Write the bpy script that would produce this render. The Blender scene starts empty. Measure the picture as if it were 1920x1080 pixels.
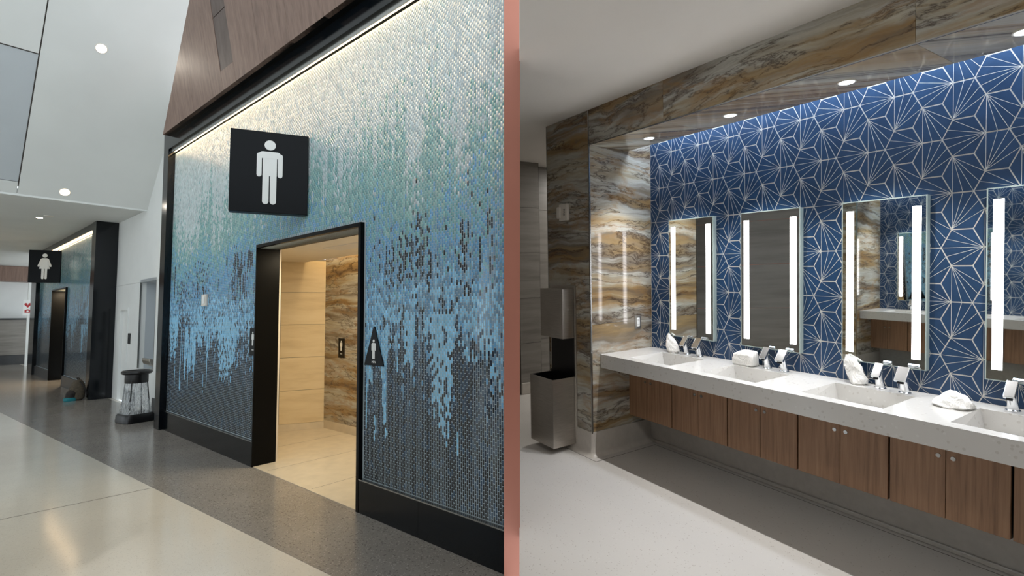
import bpy, bmesh, math, random
import numpy as np
from mathutils import Matrix, Vector

random.seed(7)
rng = np.random.default_rng(11)
scene = bpy.context.scene
col = scene.collection

# ------------------------------------------------------------------ camera
# World axes: restroom.  +X towards the blue tiled vanity wall, +Y along that wall, +Z up.
# Two places share one viewpoint: the restroom (world axes) and the concourse (frame ML), a wall between.
F, PX, PY, EYE = 960.0, 960.0, 524.0, 1.6
def nrm(v): return v / np.linalg.norm(v)
def ray(u, v): return np.array([(u - PX) / F, (v - PY) / F, 1.0])
def frame(vp, pt, slope):
    d = nrm(ray(*vp)); n = np.cross(ray(*pt), ray(pt[0] + slope * 100, pt[1] + 100))
    u = nrm(np.cross(n, d)); u = -u if u[1] > 0 else u
    s = np.cross(d, u); s = -s if s[0] < 0 else s
    return d, s, u
dL, sL, uL = frame((-171, 603), (480, 600), -0.024)
dR, sR, uR = frame((355, 504), (1400, 540), 0.003)
W = np.stack([sR, dR, uR])                       # camera coords -> world rotation
CAMR = Matrix(W.tolist()) @ Matrix(((1, 0, 0), (0, -1, 0), (0, 0, -1)))
MCAM = Matrix.Translation((0, 0, EYE)) @ CAMR.to_4x4()
RL = W @ np.stack([sL, dL, uL], axis=1)          # concourse coords -> world
ML = Matrix.Translation((0, 0, EYE)) @ Matrix(RL.tolist()).to_4x4() @ Matrix.Translation((0, 0, -EYE))
RD = W @ np.array([[1., 0, 0], [0, 0, -1], [0, 1, 0]])   # dividing wall: x right, y away, z up
MD = Matrix.Translation((0, 0, EYE)) @ Matrix(RD.tolist()).to_4x4() @ Matrix.Translation((0, 0, -EYE))
MR = Matrix.Identity(4)

cd = bpy.data.cameras.new('camera'); cam = bpy.data.objects.new('camera', cd); col.objects.link(cam)
cam.matrix_world = MCAM
cd.sensor_width = 36.0; cd.lens = F / 1920 * 36.0
cd.shift_y = -(540 - PY) / 1920
cd.clip_start = 0.02; cd.clip_end = 300
scene.camera = cam
scene.view_settings.view_transform = 'Standard'
scene.view_settings.look = 'None'
scene.view_settings.exposure = 0.0
scene.view_settings.gamma = 1.0
scene.view_settings.use_curve_mapping = False

# ------------------------------------------------------------------ daylight
world = bpy.data.worlds.new('world'); scene.world = world; world.use_nodes = True
bg = world.node_tree.nodes['Background']
bg.inputs[0].default_value = (0.86, 0.94, 1.0, 1); bg.inputs[1].default_value = 1.9

# ------------------------------------------------------------------ materials
def lin(c):
    r = []
    for v in c[:3]:
        v /= 255.0
        r.append(v / 12.92 if v <= .04045 else ((v + .055) / 1.055) ** 2.4)
    return (r[0], r[1], r[2], 1.0)
class NT:
    def __init__(s, name):
        s.m = bpy.data.materials.new(name); s.m.use_nodes = True
        s.t = s.m.node_tree; s.b = s.t.nodes['Principled BSDF']
    def n(s, typ, **k):
        x = s.t.nodes.new(typ)
        for a, v in k.items(): setattr(x, a, v)
        return x
    def l(s, a, b): s.t.links.new(a, b)
    def coords(s, scale=(1, 1, 1), rnd=0.0, rot=(0, 0, 0)):
        tc = s.n('ShaderNodeTexCoord'); mp = s.n('ShaderNodeMapping')
        mp.inputs['Scale'].default_value = scale; mp.inputs['Rotation'].default_value = rot
        s.l(tc.outputs['Object'], mp.inputs['Vector'])
        if rnd:
            oi = s.n('ShaderNodeObjectInfo'); mu = s.n('ShaderNodeMath', operation='MULTIPLY'); mu.inputs[1].default_value = rnd
            s.l(oi.outputs['Random'], mu.inputs[0]); s.l(mu.outputs[0], mp.inputs['Location'])
        return mp.outputs[0]
    def noise(s, vec, scale, detail=3, rough=.5, dist=0.0):
        x = s.n('ShaderNodeTexNoise'); s.l(vec, x.inputs['Vector'])
        x.inputs['Scale'].default_value = scale; x.inputs['Detail'].default_value = detail
        x.inputs['Roughness'].default_value = rough; x.inputs['Distortion'].default_value = dist
        return x.outputs[0]
    def ramp(s, fac, stops, interp='LINEAR'):
        x = s.n('ShaderNodeValToRGB'); x.color_ramp.interpolation = interp
        e = x.color_ramp.elements
        while len(e) < len(stops): e.new(0.5)
        for i, (p, c) in enumerate(stops): e[i].position = p; e[i].color = lin(c)
        s.l(fac, x.inputs[0]); return x.outputs[0]
    def mix(s, fac, a, b, blend='MIX'):
        x = s.n('ShaderNodeMix', data_type='RGBA', blend_type=blend)
        for sock, v in ((x.inputs[0], fac), (x.inputs[6], a), (x.inputs[7], b)):
            if hasattr(v, 'is_output'): s.l(v, sock)
            elif isinstance(v, tuple): sock.default_value = v
            else: sock.default_value = v
        return x.outputs[2]
    def math(s, op, a, b=0.0):
        x = s.n('ShaderNodeMath', operation=op)
        for i, v in ((0, a), (1, b)):
            if hasattr(v, 'is_output'): s.l(v, x.inputs[i])
            else: x.inputs[i].default_value = v
        return x.outputs[0]
    def set(s, base=None, rough=.5, metal=0.0, spec=.5, coat=0.0):
        if base is not None:
            if hasattr(base, 'is_output'): s.l(base, s.b.inputs['Base Color'])
            else: s.b.inputs['Base Color'].default_value = base
        s.b.inputs['Roughness'].default_value = rough; s.b.inputs['Metallic'].default_value = metal
        s.b.inputs['Specular IOR Level'].default_value = spec; s.b.inputs['Coat Weight'].default_value = coat
        s.b.inputs['Coat Roughness'].default_value = 0.05
        return s.m
    def bump(s, h, strength=.2, dist=.01):
        x = s.n('ShaderNodeBump'); x.inputs['Strength'].default_value = strength; x.inputs['Distance'].default_value = dist
        s.l(h, x.inputs['Height']); s.l(x.outputs[0], s.b.inputs['Normal'])
M = {}
def flat(name, c, rough=.5, metal=0.0, spec=.5, var=0.06, scale=6, coat=0.0):
    t = NT(name); v = t.coords((1, 1, 1))
    f = t.noise(v, scale, 3)
    a = tuple(max(0, x * (1 - var)) for x in c); b = tuple(min(255, x * (1 + var)) for x in c)
    M[name] = t.set(t.ramp(f, [(.3, a), (.7, b)]), rough, metal, spec, coat); return M[name]
def emit(name, c, strength):
    t = NT(name); t.set((0.8, 0.8, 0.8, 1), .5)
    t.b.inputs['Emission Color'].default_value = lin(c); t.b.inputs['Emission Strength'].default_value = strength
    M[name] = t.m
flat('white_paint', (226, 228, 226), .6, var=.012, scale=2)
flat('ceiling_white', (218, 220, 217), .7, var=.012, scale=1.5)
flat('ceiling_panel', (188, 194, 198), .45, var=.012, scale=1.5)
flat('restroom_ceiling', (234, 230, 224), .8, var=.01, scale=1.5)
flat('black_metal', (7, 12, 17), .13, spec=.4, var=.1)
flat('sign_black', (5, 9, 13), .35, spec=.15, var=.1)
flat('black_satin', (4, 5, 6), .3, spec=.12, var=.1)
flat('black_plastic', (16, 16, 18), .32, var=.1)
flat('dark_base', (58, 60, 62), .35, var=.05)
flat('terracotta', (188, 124, 106), .75, var=.015, scale=3)
flat('sign_white', (236, 238, 236), .5, var=.01)
flat('red_print', (178, 40, 46), .5, var=.03)
flat('grey_print', (120, 112, 104), .6, var=.03)
flat('grout_light', (170, 184, 190), .7, var=.03, scale=40)
flat('tile_grout', (206, 203, 196), .8, var=.03, scale=40)
flat('tile_line', (214, 214, 208), .5, var=.02)
t = NT('paper'); f = t.noise(t.coords((1, 1, .7)), 16, 3, .55, 1.6); t.bump(f, .8, .02); M['paper'] = t.set(t.ramp(f, [(.3, (220, 218, 213)), (.7, (230, 228, 224))]), .9)
flat('mirror_edge', (176, 190, 186), .3, var=.02)
flat('white_plastic', (226, 220, 210), .4, var=.01)
flat('cove_base', (196, 190, 182), .3, var=.025, scale=20)
flat('threshold', (212, 200, 178), .3, var=.03, scale=8)
flat('joint_dark', (70, 64, 60), .6)
flat('warm_ceiling', (232, 222, 204), .7, var=.01)
flat('grey_wall', (128, 126, 123), .5, var=.03)
flat('pack_olive', (74, 66, 54), .9, var=.15, scale=30)
flat('pack_dark', (38, 34, 32), .85, var=.15, scale=30)
flat('pack_teal', (30, 128, 138), .7, var=.1)
flat('mullion', (40, 44, 48), .4)
flat('facade_white', (205, 208, 208), .6, var=.02)
emit('led_warm', (255, 216, 166), 11.0)
emit('led_interior', (255, 222, 168), 12.0)
emit('led_mirror', (255, 251, 250), 8.0)
emit('led_cove', (222, 236, 255), 16.0)
emit('lamp_warm', (255, 236, 205), 14.0)
emit('lamp_cool', (225, 240, 255), 3.5)

def make_metal(name, c, rough, aniso=0.0, var=.05, scale=(2, 2, 90)):
    t = NT(name); v = t.coords(scale); f = t.noise(v, 4, 4)
    a = tuple(x * (1 - var) for x in c); b = tuple(min(255, x * (1 + var)) for x in c)
    M[name] = t.set(t.ramp(f, [(.3, a), (.7, b)]), rough, 1.0)
make_metal('chrome', (232, 234, 237), .15, var=.01)
make_metal('steel', (196, 191, 184), .34, var=.06)
make_metal('steel_trim', (176, 176, 174), .25)
make_metal('mirror_glass', (226, 230, 228), .015, var=.002, scale=(1, 1, 1))

t = NT('mosaic_tile'); at = t.n('ShaderNodeAttribute'); at.attribute_name = 'col'
t.set(at.outputs['Color'], .09, 0.0, .5); t.b.inputs['IOR'].default_value = 1.6; M['mosaic_tile'] = t.m

def make_marble():
    t = NT('marble'); v0 = t.coords((1, 1, 1), rnd=37.0)
    sx = t.n('ShaderNodeSeparateXYZ'); t.l(v0, sx.inputs[0])
    xy = t.math('ADD', sx.outputs[0], sx.outputs[1])
    def plane(fxy, fz, zsock):
        cb = t.n('ShaderNodeCombineXYZ'); t.l(t.math('MULTIPLY', xy, fxy), cb.inputs[0]); t.l(t.math('MULTIPLY', zsock, fz), cb.inputs[2]); return cb.outputs[0]
    w = t.noise(plane(.7, 1.3, sx.outputs[2]), 1.0, 3, .5)       # slow bend of the strata
    w2 = t.noise(plane(5, 9, sx.outputs[2]), 1.0, 4, .6)
    zz = t.math('ADD', sx.outputs[2], t.math('MULTIPLY', t.math('SUBTRACT', w, .5), .36))
    zz = t.math('ADD', zz, t.math('MULTIPLY', t.math('SUBTRACT', w2, .5), .07))
    big = t.noise(plane(.35, 4.0, zz), 1.0, 4, .55, .1)
    c = t.ramp(big, [(.26, (74, 58, 44)), (.35, (124, 106, 84)), (.41, (166, 142, 104)), (.46, (188, 180, 160)),
                     (.52, (198, 197, 188)), (.58, (134, 124, 110)), (.65, (160, 136, 98)), (.72, (118, 102, 84)), (.82, (86, 70, 56))])
    fine = t.noise(plane(1.6, 26, zz), 1.0, 6, .68, .2)
    c = t.mix(t.ramp(fine, [(.40, (165, 165, 165)), (.62, (0, 0, 0))]), c, lin((104, 88, 70)))
    vn = t.noise(plane(.9, 5.0, zz), 1.0, 7, .66, .35)
    vein = t.math('ABSOLUTE', t.math('SUBTRACT', vn, .5))
    c = t.mix(t.ramp(vein, [(.0, (235, 235, 235)), (.010, (150, 150, 150)), (.03, (0, 0, 0))]), c, lin((56, 40, 30)))
    vn2 = t.noise(plane(.8, 3.0, zz), 1.0, 6, .62, .3)
    gold = t.math('ABSOLUTE', t.math('SUBTRACT', vn2, .46))
    c = t.mix(t.ramp(gold, [(.0, (170, 170, 170)), (.04, (0, 0, 0))]), c, lin((156, 116, 62)))
    M['marble'] = t.set(c, .07, 0, .5)
make_marble()

def make_wood(name, dark, mid, light, rough=.45, s=(26, 26, 1.1), rnd=9.0):
    t = NT(name); v = t.coords(s, rnd=rnd); f = t.noise(v, 2.2, 6, .6, .15)
    c = t.ramp(f, [(.25, dark), (.5, mid), (.78, light)])
    f2 = t.noise(t.coords((120, 120, 3), rnd=rnd), 2.0, 3, .6)
    c = t.mix(t.ramp(f2, [(.4, (0, 0, 0)), (.75, (90, 90, 90))]), c, lin(dark))
    M[name] = t.set(c, rough)
make_wood('cabinet_wood', (116, 86, 62), (152, 116, 88), (170, 134, 104))
make_wood('bulkhead_wood', (104, 82, 72), (128, 104, 92), (146, 122, 108), .5, (9, 9, .8))
make_wood('bulkhead_wood_dark', (78, 64, 58), (92, 78, 72), (104, 90, 84), .5, (9, 9, .8))

def make_speckle(name, base, dark, light, rough, s1=90, amount=.62, spec=.5, cloud=.05):
    t = NT(name); v = t.coords()
    f = t.noise(v, 1.3, 4); a = tuple(x * (1 - cloud) for x in base); b = tuple(min(255, x * (1 + cloud)) for x in base)
    c = t.ramp(f, [(.3, a), (.7, b)])
    vo = t.n('ShaderNodeTexVoronoi'); t.l(v, vo.inputs['Vector']); vo.inputs['Scale'].default_value = s1
    sep = t.n('ShaderNodeSeparateColor'); t.l(vo.outputs['Color'], sep.inputs[0])
    k = t.math('MULTIPLY', t.math('GREATER_THAN', sep.outputs[0], amount), t.math('LESS_THAN', vo.outputs['Distance'], .42))
    c = t.mix(t.math('MULTIPLY', k, .75), c, lin(dark))
    k2 = t.math('MULTIPLY', t.math('LESS_THAN', sep.outputs[1], 1 - amount), t.math('LESS_THAN', vo.outputs['Distance'], .36))
    c = t.mix(t.math('MULTIPLY', k2, .55), c, lin(light))
    M[name] = t.set(c, rough, 0, spec)
make_speckle('terrazzo_light', (214, 208, 196), (194, 187, 175), (226, 221, 212), .13, 110, .8, .5, .02)
make_speckle('terrazzo_grey', (142, 137, 131), (98, 93, 89), (182, 177, 170), .17, 70, .45, .5, .06)
make_speckle('terrazzo_restroom', (200, 196, 191), (164, 156, 148), (210, 207, 203), .42, 120, .95, .35, .015)
make_speckle('quartz', (204, 202, 198), (188, 184, 178), (214, 213, 210), .16, 60, .88, .5, .02)

def make_streak(name, a, b, c, rough, s):
    t = NT(name); v = t.coords(s, rnd=21.0); f = t.noise(v, 1.6, 5, .6, .2)
    M[name] = t.set(t.ramp(f, [(.28, a), (.5, b), (.75, c)]), rough)
make_streak('travertine', (208, 188, 150), (222, 204, 168), (230, 214, 182), .35, (1.0, 1.0, 7))
make_streak('grey_tile', (112, 108, 102), (130, 126, 120), (142, 138, 132), .35, (.7, .7, 8))
t = NT('blue_tile'); f = t.noise(t.coords(rnd=3.0), 7, 4, .6)
M['blue_tile'] = t.set(t.ramp(f, [(.3, (25, 54, 86)), (.7, (35, 68, 104))]), .38, 0, .45)
t = NT('clear_bag'); t.set(lin((225, 230, 232)), .12)
t.b.inputs['Alpha'].default_value = .34; f = t.noise(t.coords((14, 14, 2)), 4, 3, .6, 1.2); t.bump(f, .9, .03)
al = t.ramp(f, [(.40, (95, 95, 95)), (.64, (225, 225, 225))]); sep = t.n('ShaderNodeSeparateColor'); t.l(al, sep.inputs[0]); t.l(sep.outputs[0], t.b.inputs['Alpha'])
M['clear_bag'] = t.m
t = NT('window_glass'); t.set((1, 1, 1, 1), .02); t.b.inputs['Transmission Weight'].default_value = 1.0; t.b.inputs['IOR'].default_value = 1.02
M['window_glass'] = t.m

# ------------------------------------------------------------------ mesh helpers
class MB:
    def __init__(s): s.v = []; s.f = []; s.mi = []
    def add(s, vs, fs, m=0):
        o = len(s.v); s.v += [tuple(p) for p in vs]; s.f += [tuple(i + o for i in f) for f in fs]; s.mi += [m] * len(fs); return s
    def box(s, x0, x1, y0, y1, z0, z1, m=0):
        return s.add([(x, y, z) for z in (z0, z1) for y in (y0, y1) for x in (x0, x1)],
                     [(0, 2, 3, 1), (4, 5, 7, 6), (0, 1, 5, 4), (2, 6, 7, 3), (0, 4, 6, 2), (1, 3, 7, 5)], m)
    def hull(s, a, b, m=0):
        """two matching loops of points joined into a closed solid"""
        n = len(a)
        fs = [tuple(range(n))[::-1], tuple(range(n, 2 * n))] + [(i, (i + 1) % n, n + (i + 1) % n, n + i) for i in range(n)]
        return s.add(list(a) + list(b), fs, m)
    def prism(s, poly, z0, z1, m=0):
        return s.hull([(x, y, z0) for x, y in poly], [(x, y, z1) for x, y in poly], m)
    def tube(s, pts, radii, n=16, m=0, cap=True, axes=None):
        rings = []
        for i, p in enumerate(pts):
            p = Vector(p); a = Vector(pts[max(0, i - 1)]); b = Vector(pts[min(len(pts) - 1, i + 1)])
            d = (b - a).normalized(); e = Vector((1, 0, 0)) if abs(d.x) < .9 else Vector((0, 1, 0))
            u = d.cross(e).normalized(); w = d.cross(u)
            r = radii[i] if isinstance(radii, (list, tuple)) else radii
            rings.append([p + u * (math.cos(2 * math.pi * k / n) * r) + w * (math.sin(2 * math.pi * k / n) * r) for k in range(n)])
        vs = [q for r in rings for q in r]; fs = []
        for i in range(len(pts) - 1):
            for k in range(n): fs.append((i * n + k, i * n + (k + 1) % n, (i + 1) * n + (k + 1) % n, (i + 1) * n + k))
        if cap: fs += [tuple(range(n))[::-1], tuple((len(pts) - 1) * n + k for k in range(n))]
        return s.add(vs, fs, m)
    def rings(s, rings, m=0, cap=True):
        n = len(rings[0]); vs = [q for r in rings for q in r]; fs = []
        for i in range(len(rings) - 1):
            for k in range(n): fs.append((i * n + k, i * n + (k + 1) % n, (i + 1) * n + (k + 1) % n, (i + 1) * n + k))
        if cap: fs += [tuple(range(n))[::-1], tuple((len(rings) - 1) * n + k for k in range(n))]
        return s.add(vs, fs, m)
    def mesh(s, name, mats):
        me = bpy.data.meshes.new(name); me.from_pydata(s.v, [], s.f)
        for m in ([mats] if isinstance(mats, str) else mats): me.materials.append(M[m])
        me.polygons.foreach_set('material_index', s.mi)
        bm = bmesh.new(); bm.from_mesh(me); bmesh.ops.recalc_face_normals(bm, faces=bm.faces); bm.to_mesh(me); bm.free()
        return me
    def build(s, name, mats, parent=None, Mx=None, smooth=False, bevel=0.0, seg=2):
        me = s.mesh(name, mats); o = bpy.data.objects.new(name, me); col.objects.link(o)
        if parent is not None: o.parent = parent
        if Mx is not None: o.matrix_local = Mx
        if smooth:
            me.polygons.foreach_set('use_smooth', [True] * len(me.polygons))
            me.set_sharp_from_angle(angle=math.radians(38)) if hasattr(me, 'set_sharp_from_angle') else None
        if bevel:
            b = o.modifiers.new('bevel', 'BEVEL'); b.width = bevel; b.segments = seg; b.limit_method = 'ANGLE'; b.angle_limit = math.radians(35)
        return o
def T(x, y, z, rz=0.0): return Matrix.Translation((x, y, z)) @ Matrix.Rotation(rz, 4, 'Z')
def tag(o, label, cat, group=None, kind=None):
    o['label'] = label; o['category'] = cat
    if group: o['group'] = group
    if kind: o['kind'] = kind
    return o
def thing(name, label, cat, Mx, group=None, kind=None):
    o = bpy.data.objects.new(name, None); col.objects.link(o); o.empty_display_size = .05
    o.matrix_world = Mx
    return tag(o, label, cat, group, kind)
def struct(o, label, cat): return tag(o, label, cat, kind='structure')
def inst(name, me, parent, Mx=None):
    o = bpy.data.objects.new(name, me); col.objects.link(o); o.parent = parent
    if Mx is not None: o.matrix_local = Mx
    return o
def dup(root, Mx, label=None, group=None):
    def cp(o, par):
        c = o.copy(); col.objects.link(c); c.parent = par
        for ch in o.children: cp(ch, c)
        return c
    r = cp(root, None); r.matrix_world = Mx
    if label: r['label'] = label
    if group: r['group'] = group
    return r
def clip_poly(poly, nx, ny, c):
    """keep nx*x+ny*y <= c"""
    out = []
    for i, p in enumerate(poly):
        q = poly[(i + 1) % len(poly)]; a = nx * p[0] + ny * p[1] - c; b = nx * q[0] + ny * q[1] - c
        if a <= 0: out.append(p)
        if a * b < 0:
            k = a / (a - b); out.append((p[0] + (q[0] - p[0]) * k, p[1] + (q[1] - p[1]) * k))
    return out
def text_mesh(s, size, name):
    cu = bpy.data.curves.new(name, 'FONT'); cu.body = s; cu.size = size; cu.align_x = 'CENTER'; cu.align_y = 'CENTER'; cu.extrude = .0006
    o = bpy.data.objects.new(name, cu); col.objects.link(o)
    me = bpy.data.meshes.new_from_object(o.evaluated_get(bpy.context.evaluated_depsgraph_get()))
    bpy.data.objects.remove(o); bpy.data.curves.remove(cu); return me

# ================================================================== DIVIDING WALL
g = MB(); g.box(-.047, .043, 3.13, 8.6, -.6, 5.2)
wd = g.build('wall_divider', 'terracotta', Mx=MD); struct(wd, 'slim terracotta painted wall between the concourse and the restroom', 'wall')
g = MB(); g.box(-.0484, .0484, 3.10, 3.135, -.6, 5.2); g.build('end_cap', 'terracotta', wd)
for k in range(6):
    for j in range(7):
        g = MB(); g.box(.043, .0484, 3.137 + k * .88, 3.137 + k * .88 + .876, -.1 + j * .44, .336 + j * .44); g.build('panel', 'grey_tile', wd)

# ================================================================== RESTROOM SHELL
XW, YE, XC, CEIL, SOF = 3.46, 3.18, 2.755, 2.82, 2.54
YN = -.05                                           # near end of the alcove
AX = .6294                                           # the dividing wall runs along x = AX*y
XO = 1.60                                            # opposite vanity: x -> XO - x
# floor
poly = [(-2.0, -2.6), (6.2, -2.6), (6.2, 5.45), (3.43, 5.45), (1.702, 2.707), (1.667, 2.612), (1.367, 2.151), (1.0, 2.1), (-1.2, 3.9), (-2.0, 3.9)]
g = MB(); g.prism(poly, -.06, 0.0)
fl = g.build('floor', 'terrazzo_restroom'); struct(fl, 'pale speckled terrazzo floor of the restroom', 'floor')
g = MB(); g.box(2.70, 3.38, 3.075, 3.079, 0, .0008); g.box(3.376, 3.38, YN, 3.079, 0, .0008); g.box(2.70, 2.704, 3.075, 3.80, 0, .0008)
g.build('floor_joint', 'joint_dark', fl)
# ceiling
poly = [(-2.0, -2.6), (6.2, -2.6), (6.2, 5.45), (3.49, 5.45), (1.719, 2.602), (1.109, 1.664), (.2, 1.9), (-1.2, 2.5), (-2.0, 2.9)]
g = MB(); g.prism(poly, CEIL, CEIL + .08)
ce = g.build('ceiling', 'restroom_ceiling'); struct(ce, 'smooth off white ceiling of the restroom', 'ceiling')
# enclosing walls
g = MB(); g.box(XW - .0008, XW + .16, YN - .2, YE, 0, CEIL); wv = g.build('wall_vanity', 'tile_grout'); struct(wv, 'blue hexagon tiled wall behind the long vanity', 'wall')
g = MB(); g.box(XC, XW + .16, YN - .2, YN, 0, CEIL); w = g.build('wall_alcove_near', 'grey_wall'); struct(w, 'grey end wall closing the vanity alcove', 'wall')
g = MB(); g.box(XW + .1, 6.2, YN - .3, YN - .2, 0, CEIL); w = g.build('wall_side', 'grey_wall'); struct(w, 'plain grey wall beside the vanity alcove', 'wall')
g = MB(); g.box(-2.1, 6.2, -2.7, -2.6, 0, CEIL); w = g.build('wall_back', 'grey_wall'); struct(w, 'plain grey wall behind the viewer', 'wall')
g = MB(); g.box(6.2, 6.3, -2.7, 5.5, 0, CEIL); w = g.build('wall_right', 'grey_wall'); struct(w, 'plain grey wall at the end of the side passage', 'wall')
# far grey tiled wall
g = MB(); g.box(3.36, 6.2, 5.37, 5.5, 0, CEIL); wf = g.build('wall_far', 'grey_wall'); struct(wf, 'grey large-format tiled wall beyond the marble column', 'wall')
zs = [.14, .62, 1.17, 1.72, 2.27, CEIL]
for j in range(5):
    for x0, x1 in ((3.665, 4.5), (4.503, 5.3), (5.303, 6.19)):
        g = MB(); g.box(x0, x1, 5.355, 5.37, zs[j] + .002, zs[j + 1] - .002); g.build('tile', 'grey_tile', wf)
g = MB(); g.box(3.655, 6.2, 5.345, 5.37, 0, .14); g.build('base', 'cove_base', wf, bevel=.01)
g = MB(); g.box(3.36, 3.655, 5.18, 5.37, 0, CEIL); wp = g.build('wall_pier', 'grey_wall'); struct(wp, 'shallow grey tiled pier beside the dividing wall', 'wall')
for j in range(5):
    g = MB(); g.box(3.36, 3.66, 5.165, 5.18, zs[j] + .002, zs[j + 1] - .002); g.build('tile', 'grey_tile', wp)
g = MB(); g.box(3.36, 3.662, 5.155, 5.18, 0, .14); g.build('base', 'cove_base', wp, bevel=.01)
g = MB(); g.box(3.652, 3.666, 5.17, 5.36, .14, CEIL); g.build('edge_trim', 'black_satin', wp)

# marble column (end wall of the alcove)
def column(name, Mx, ylen, label):
    """local: x towards the vanity wall, y away; corner at (XC, YE)"""
    g = MB(); g.box(XC + .012, XW + .15, YE + .012, YE + ylen, 0, CEIL); w = g.build(name, 'grey_wall', Mx=Mx); struct(w, label, 'wall')
    rows = [(.20, 1.085), (1.085, 2.008), (2.008, CEIL)]
    for z0, z1 in rows:
        g = MB(); g.box(XC + .012, XW, YE, YE + .012, z0 + .0008, z1 - .0008); g.build('marble_panel', 'marble', w)
    rows = [(.20, .98), (.98, 2.04), (2.04, CEIL)]
    for z0, z1 in rows:
        g = MB(); g.box(XC, XC + .012, YE + .004, YE + ylen, z0 + .0008, z1 - .0008); g.build('marble_panel', 'marble', w)
    g = MB(); g.box(XC - .004, XC + .008, YE - .004, YE + .008, .19, CEIL); g.build('corner_trim', 'steel_trim', w)
    g = MB(); g.box(XC - .003, XC + .012, YE + ylen, YE + ylen + .006, .19, CEIL); g.build('edge_trim', 'steel_trim', w)
    # cove base with a curved foot
    prof = [(0, 0), (.05, 0), (.035, .008), (.022, .02), (.014, .04), (.01, .07), (.008, .2), (0, .2)]
    g = MB()
    pts = [(XW, YE), (XC + .01, YE), (XC, YE + .01), (XC, YE + ylen)]; nrmv = [(0, -1), (-.38, -.92), (-.92, -.38), (-1, 0)]
    rings = [[(p[0] + n[0] * a, p[1] + n[1] * a, b) for a, b in prof] for p, n in zip(pts, nrmv)]
    g.rings(rings); g.build('cove_base', 'cove_base', w, smooth=True)
    return w
column('wall_end', MR, .57, 'marble clad end wall and column beside the vanity')
# base under the vanity
g = MB(); g.box(XW - .03, XW + .008, YN, YE, 0, .30); g.box(XW - .045, XW - .03, YN, YE, 0, .03); w = g.build('baseboard_vanity', 'cove_base', bevel=.008)
struct(w, 'pale cove base below the hanging vanity cabinets', 'baseboard')

# soffit over the vanity
def soffit(name, Mx, label, y1=YE):
    g = MB(); g.box(XC + .012, 3.20, YN, y1, SOF + .012, CEIL); w = g.build(name, 'grey_wall', Mx=Mx); struct(w, label, 'soffit')
    ys = [y1, 2.414, .985, YN]
    for a, b in zip(ys[1:], ys[:-1]):
        g = MB(); g.box(XC, XC + .012, a + .0008, b - .0008, SOF, CEIL); g.build('fascia_panel', 'marble', w)
        g = MB(); g.box(XC + .012, 3.205, a + .0008, b - .0008, SOF, SOF + .012); g.build('soffit_panel', 'marble', w)
    g = MB(); g.box(XC - .002, XC + .005, YN, y1 - .006, SOF - .003, SOF + .004); g.build('edge_trim', 'steel_trim', w)
    return w
soffit('soffit', MR, 'marble clad soffit with downlights above the vanity')
def cove_lamp(Mx, label):
    o = thing('cove_light', label, 'light', Mx)
    g = MB(); g.box(3.235, 3.425, YN + .05, YE - .05, CEIL - .03, CEIL - .002); g.build('housing', 'white_plastic', o)
    g = MB(); g.box(3.26, 3.40, YN + .06, YE - .06, CEIL - .036, CEIL - .030); g.build('diffuser', 'led_cove', o)
cove_lamp(MR, 'linear cove light in the slot above the blue tiles')

def downlight(Mx, label, group, r=.036, energy=50, color=(1, .985, .965), lens='lamp_cool', spot=True, ang=88):
    o = thing('downlight', label, 'downlight', Mx, group)
    g = MB(); g.tube([(0, 0, -.004), (0, 0, .012)], [r * 1.22, r * 1.22], 24); g.build('ring', 'white_plastic', o)
    g = MB(); g.tube([(0, 0, -.006), (0, 0, -.0035)], [r, r], 24); g.build('lens', lens, o)
    if spot:
        li = bpy.data.lights.new('lamp', 'SPOT'); li.energy = energy; li.color = color; li.spot_size = math.radians(ang); li.spot_blend = .55
        li.shadow_soft_size = .008; lo = bpy.data.objects.new('lamp', li); col.objects.link(lo); lo.parent = o
        lo.matrix_local = Matrix.Translation((0, 0, -.03))
    return o
SP = [2.78, 2.085, 1.385, .69]
wh = ['nearest the marble end wall', 'second from the marble end wall', 'third from the marble end wall', 'fourth from the marble end wall']
for i, y in enumerate(SP):
    downlight(T(3.015, y, SOF), 'small round downlight in the marble soffit, ' + wh[i], 'downlights in the marble soffit')

# ------------------------------------------------------------------ hexagon tiles
HX, HZ, CW = .0895, .097, .134
hv = [(HX, 0), (HX * .5, HZ), (-HX * .5, HZ), (-HX, 0), (-HX * .5, -HZ), (HX * .5, -HZ)]   # R TR TL L BL BR  (u right, v up)
APEX = {0: 0, 1: 2, 2: 4}
def hex_polys(typ):
    """tile outline and printed line quads in (u,v)"""
    k = .9655
    out = [(a * k, b * k) for a, b in hv]
    ap = APEX[typ]; P0 = hv[ap]; w = .00085
    vs = [hv[(ap + i) % 6] for i in range(6)]
    tg = [vs[2], ((vs[2][0] + vs[3][0]) / 2, (vs[2][1] + vs[3][1]) / 2), vs[3], ((vs[3][0] + vs[4][0]) / 2, (vs[3][1] + vs[4][1]) / 2), vs[4]]
    lines = []
    for q in tg:
        a = (P0[0] * .955, P0[1] * .955); b = (q[0] * .962, q[1] * .962)
        d = (b[0] - a[0], b[1] - a[1]); L = math.hypot(*d); n = (-d[1] / L * w, d[0] / L * w)
        lines.append([(a[0] + n[0], a[1] + n[1]), (a[0] - n[0], a[1] - n[1]), (b[0] - n[0], b[1] - n[1]), (b[0] + n[0], b[1] + n[1])])
    return out, lines
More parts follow.
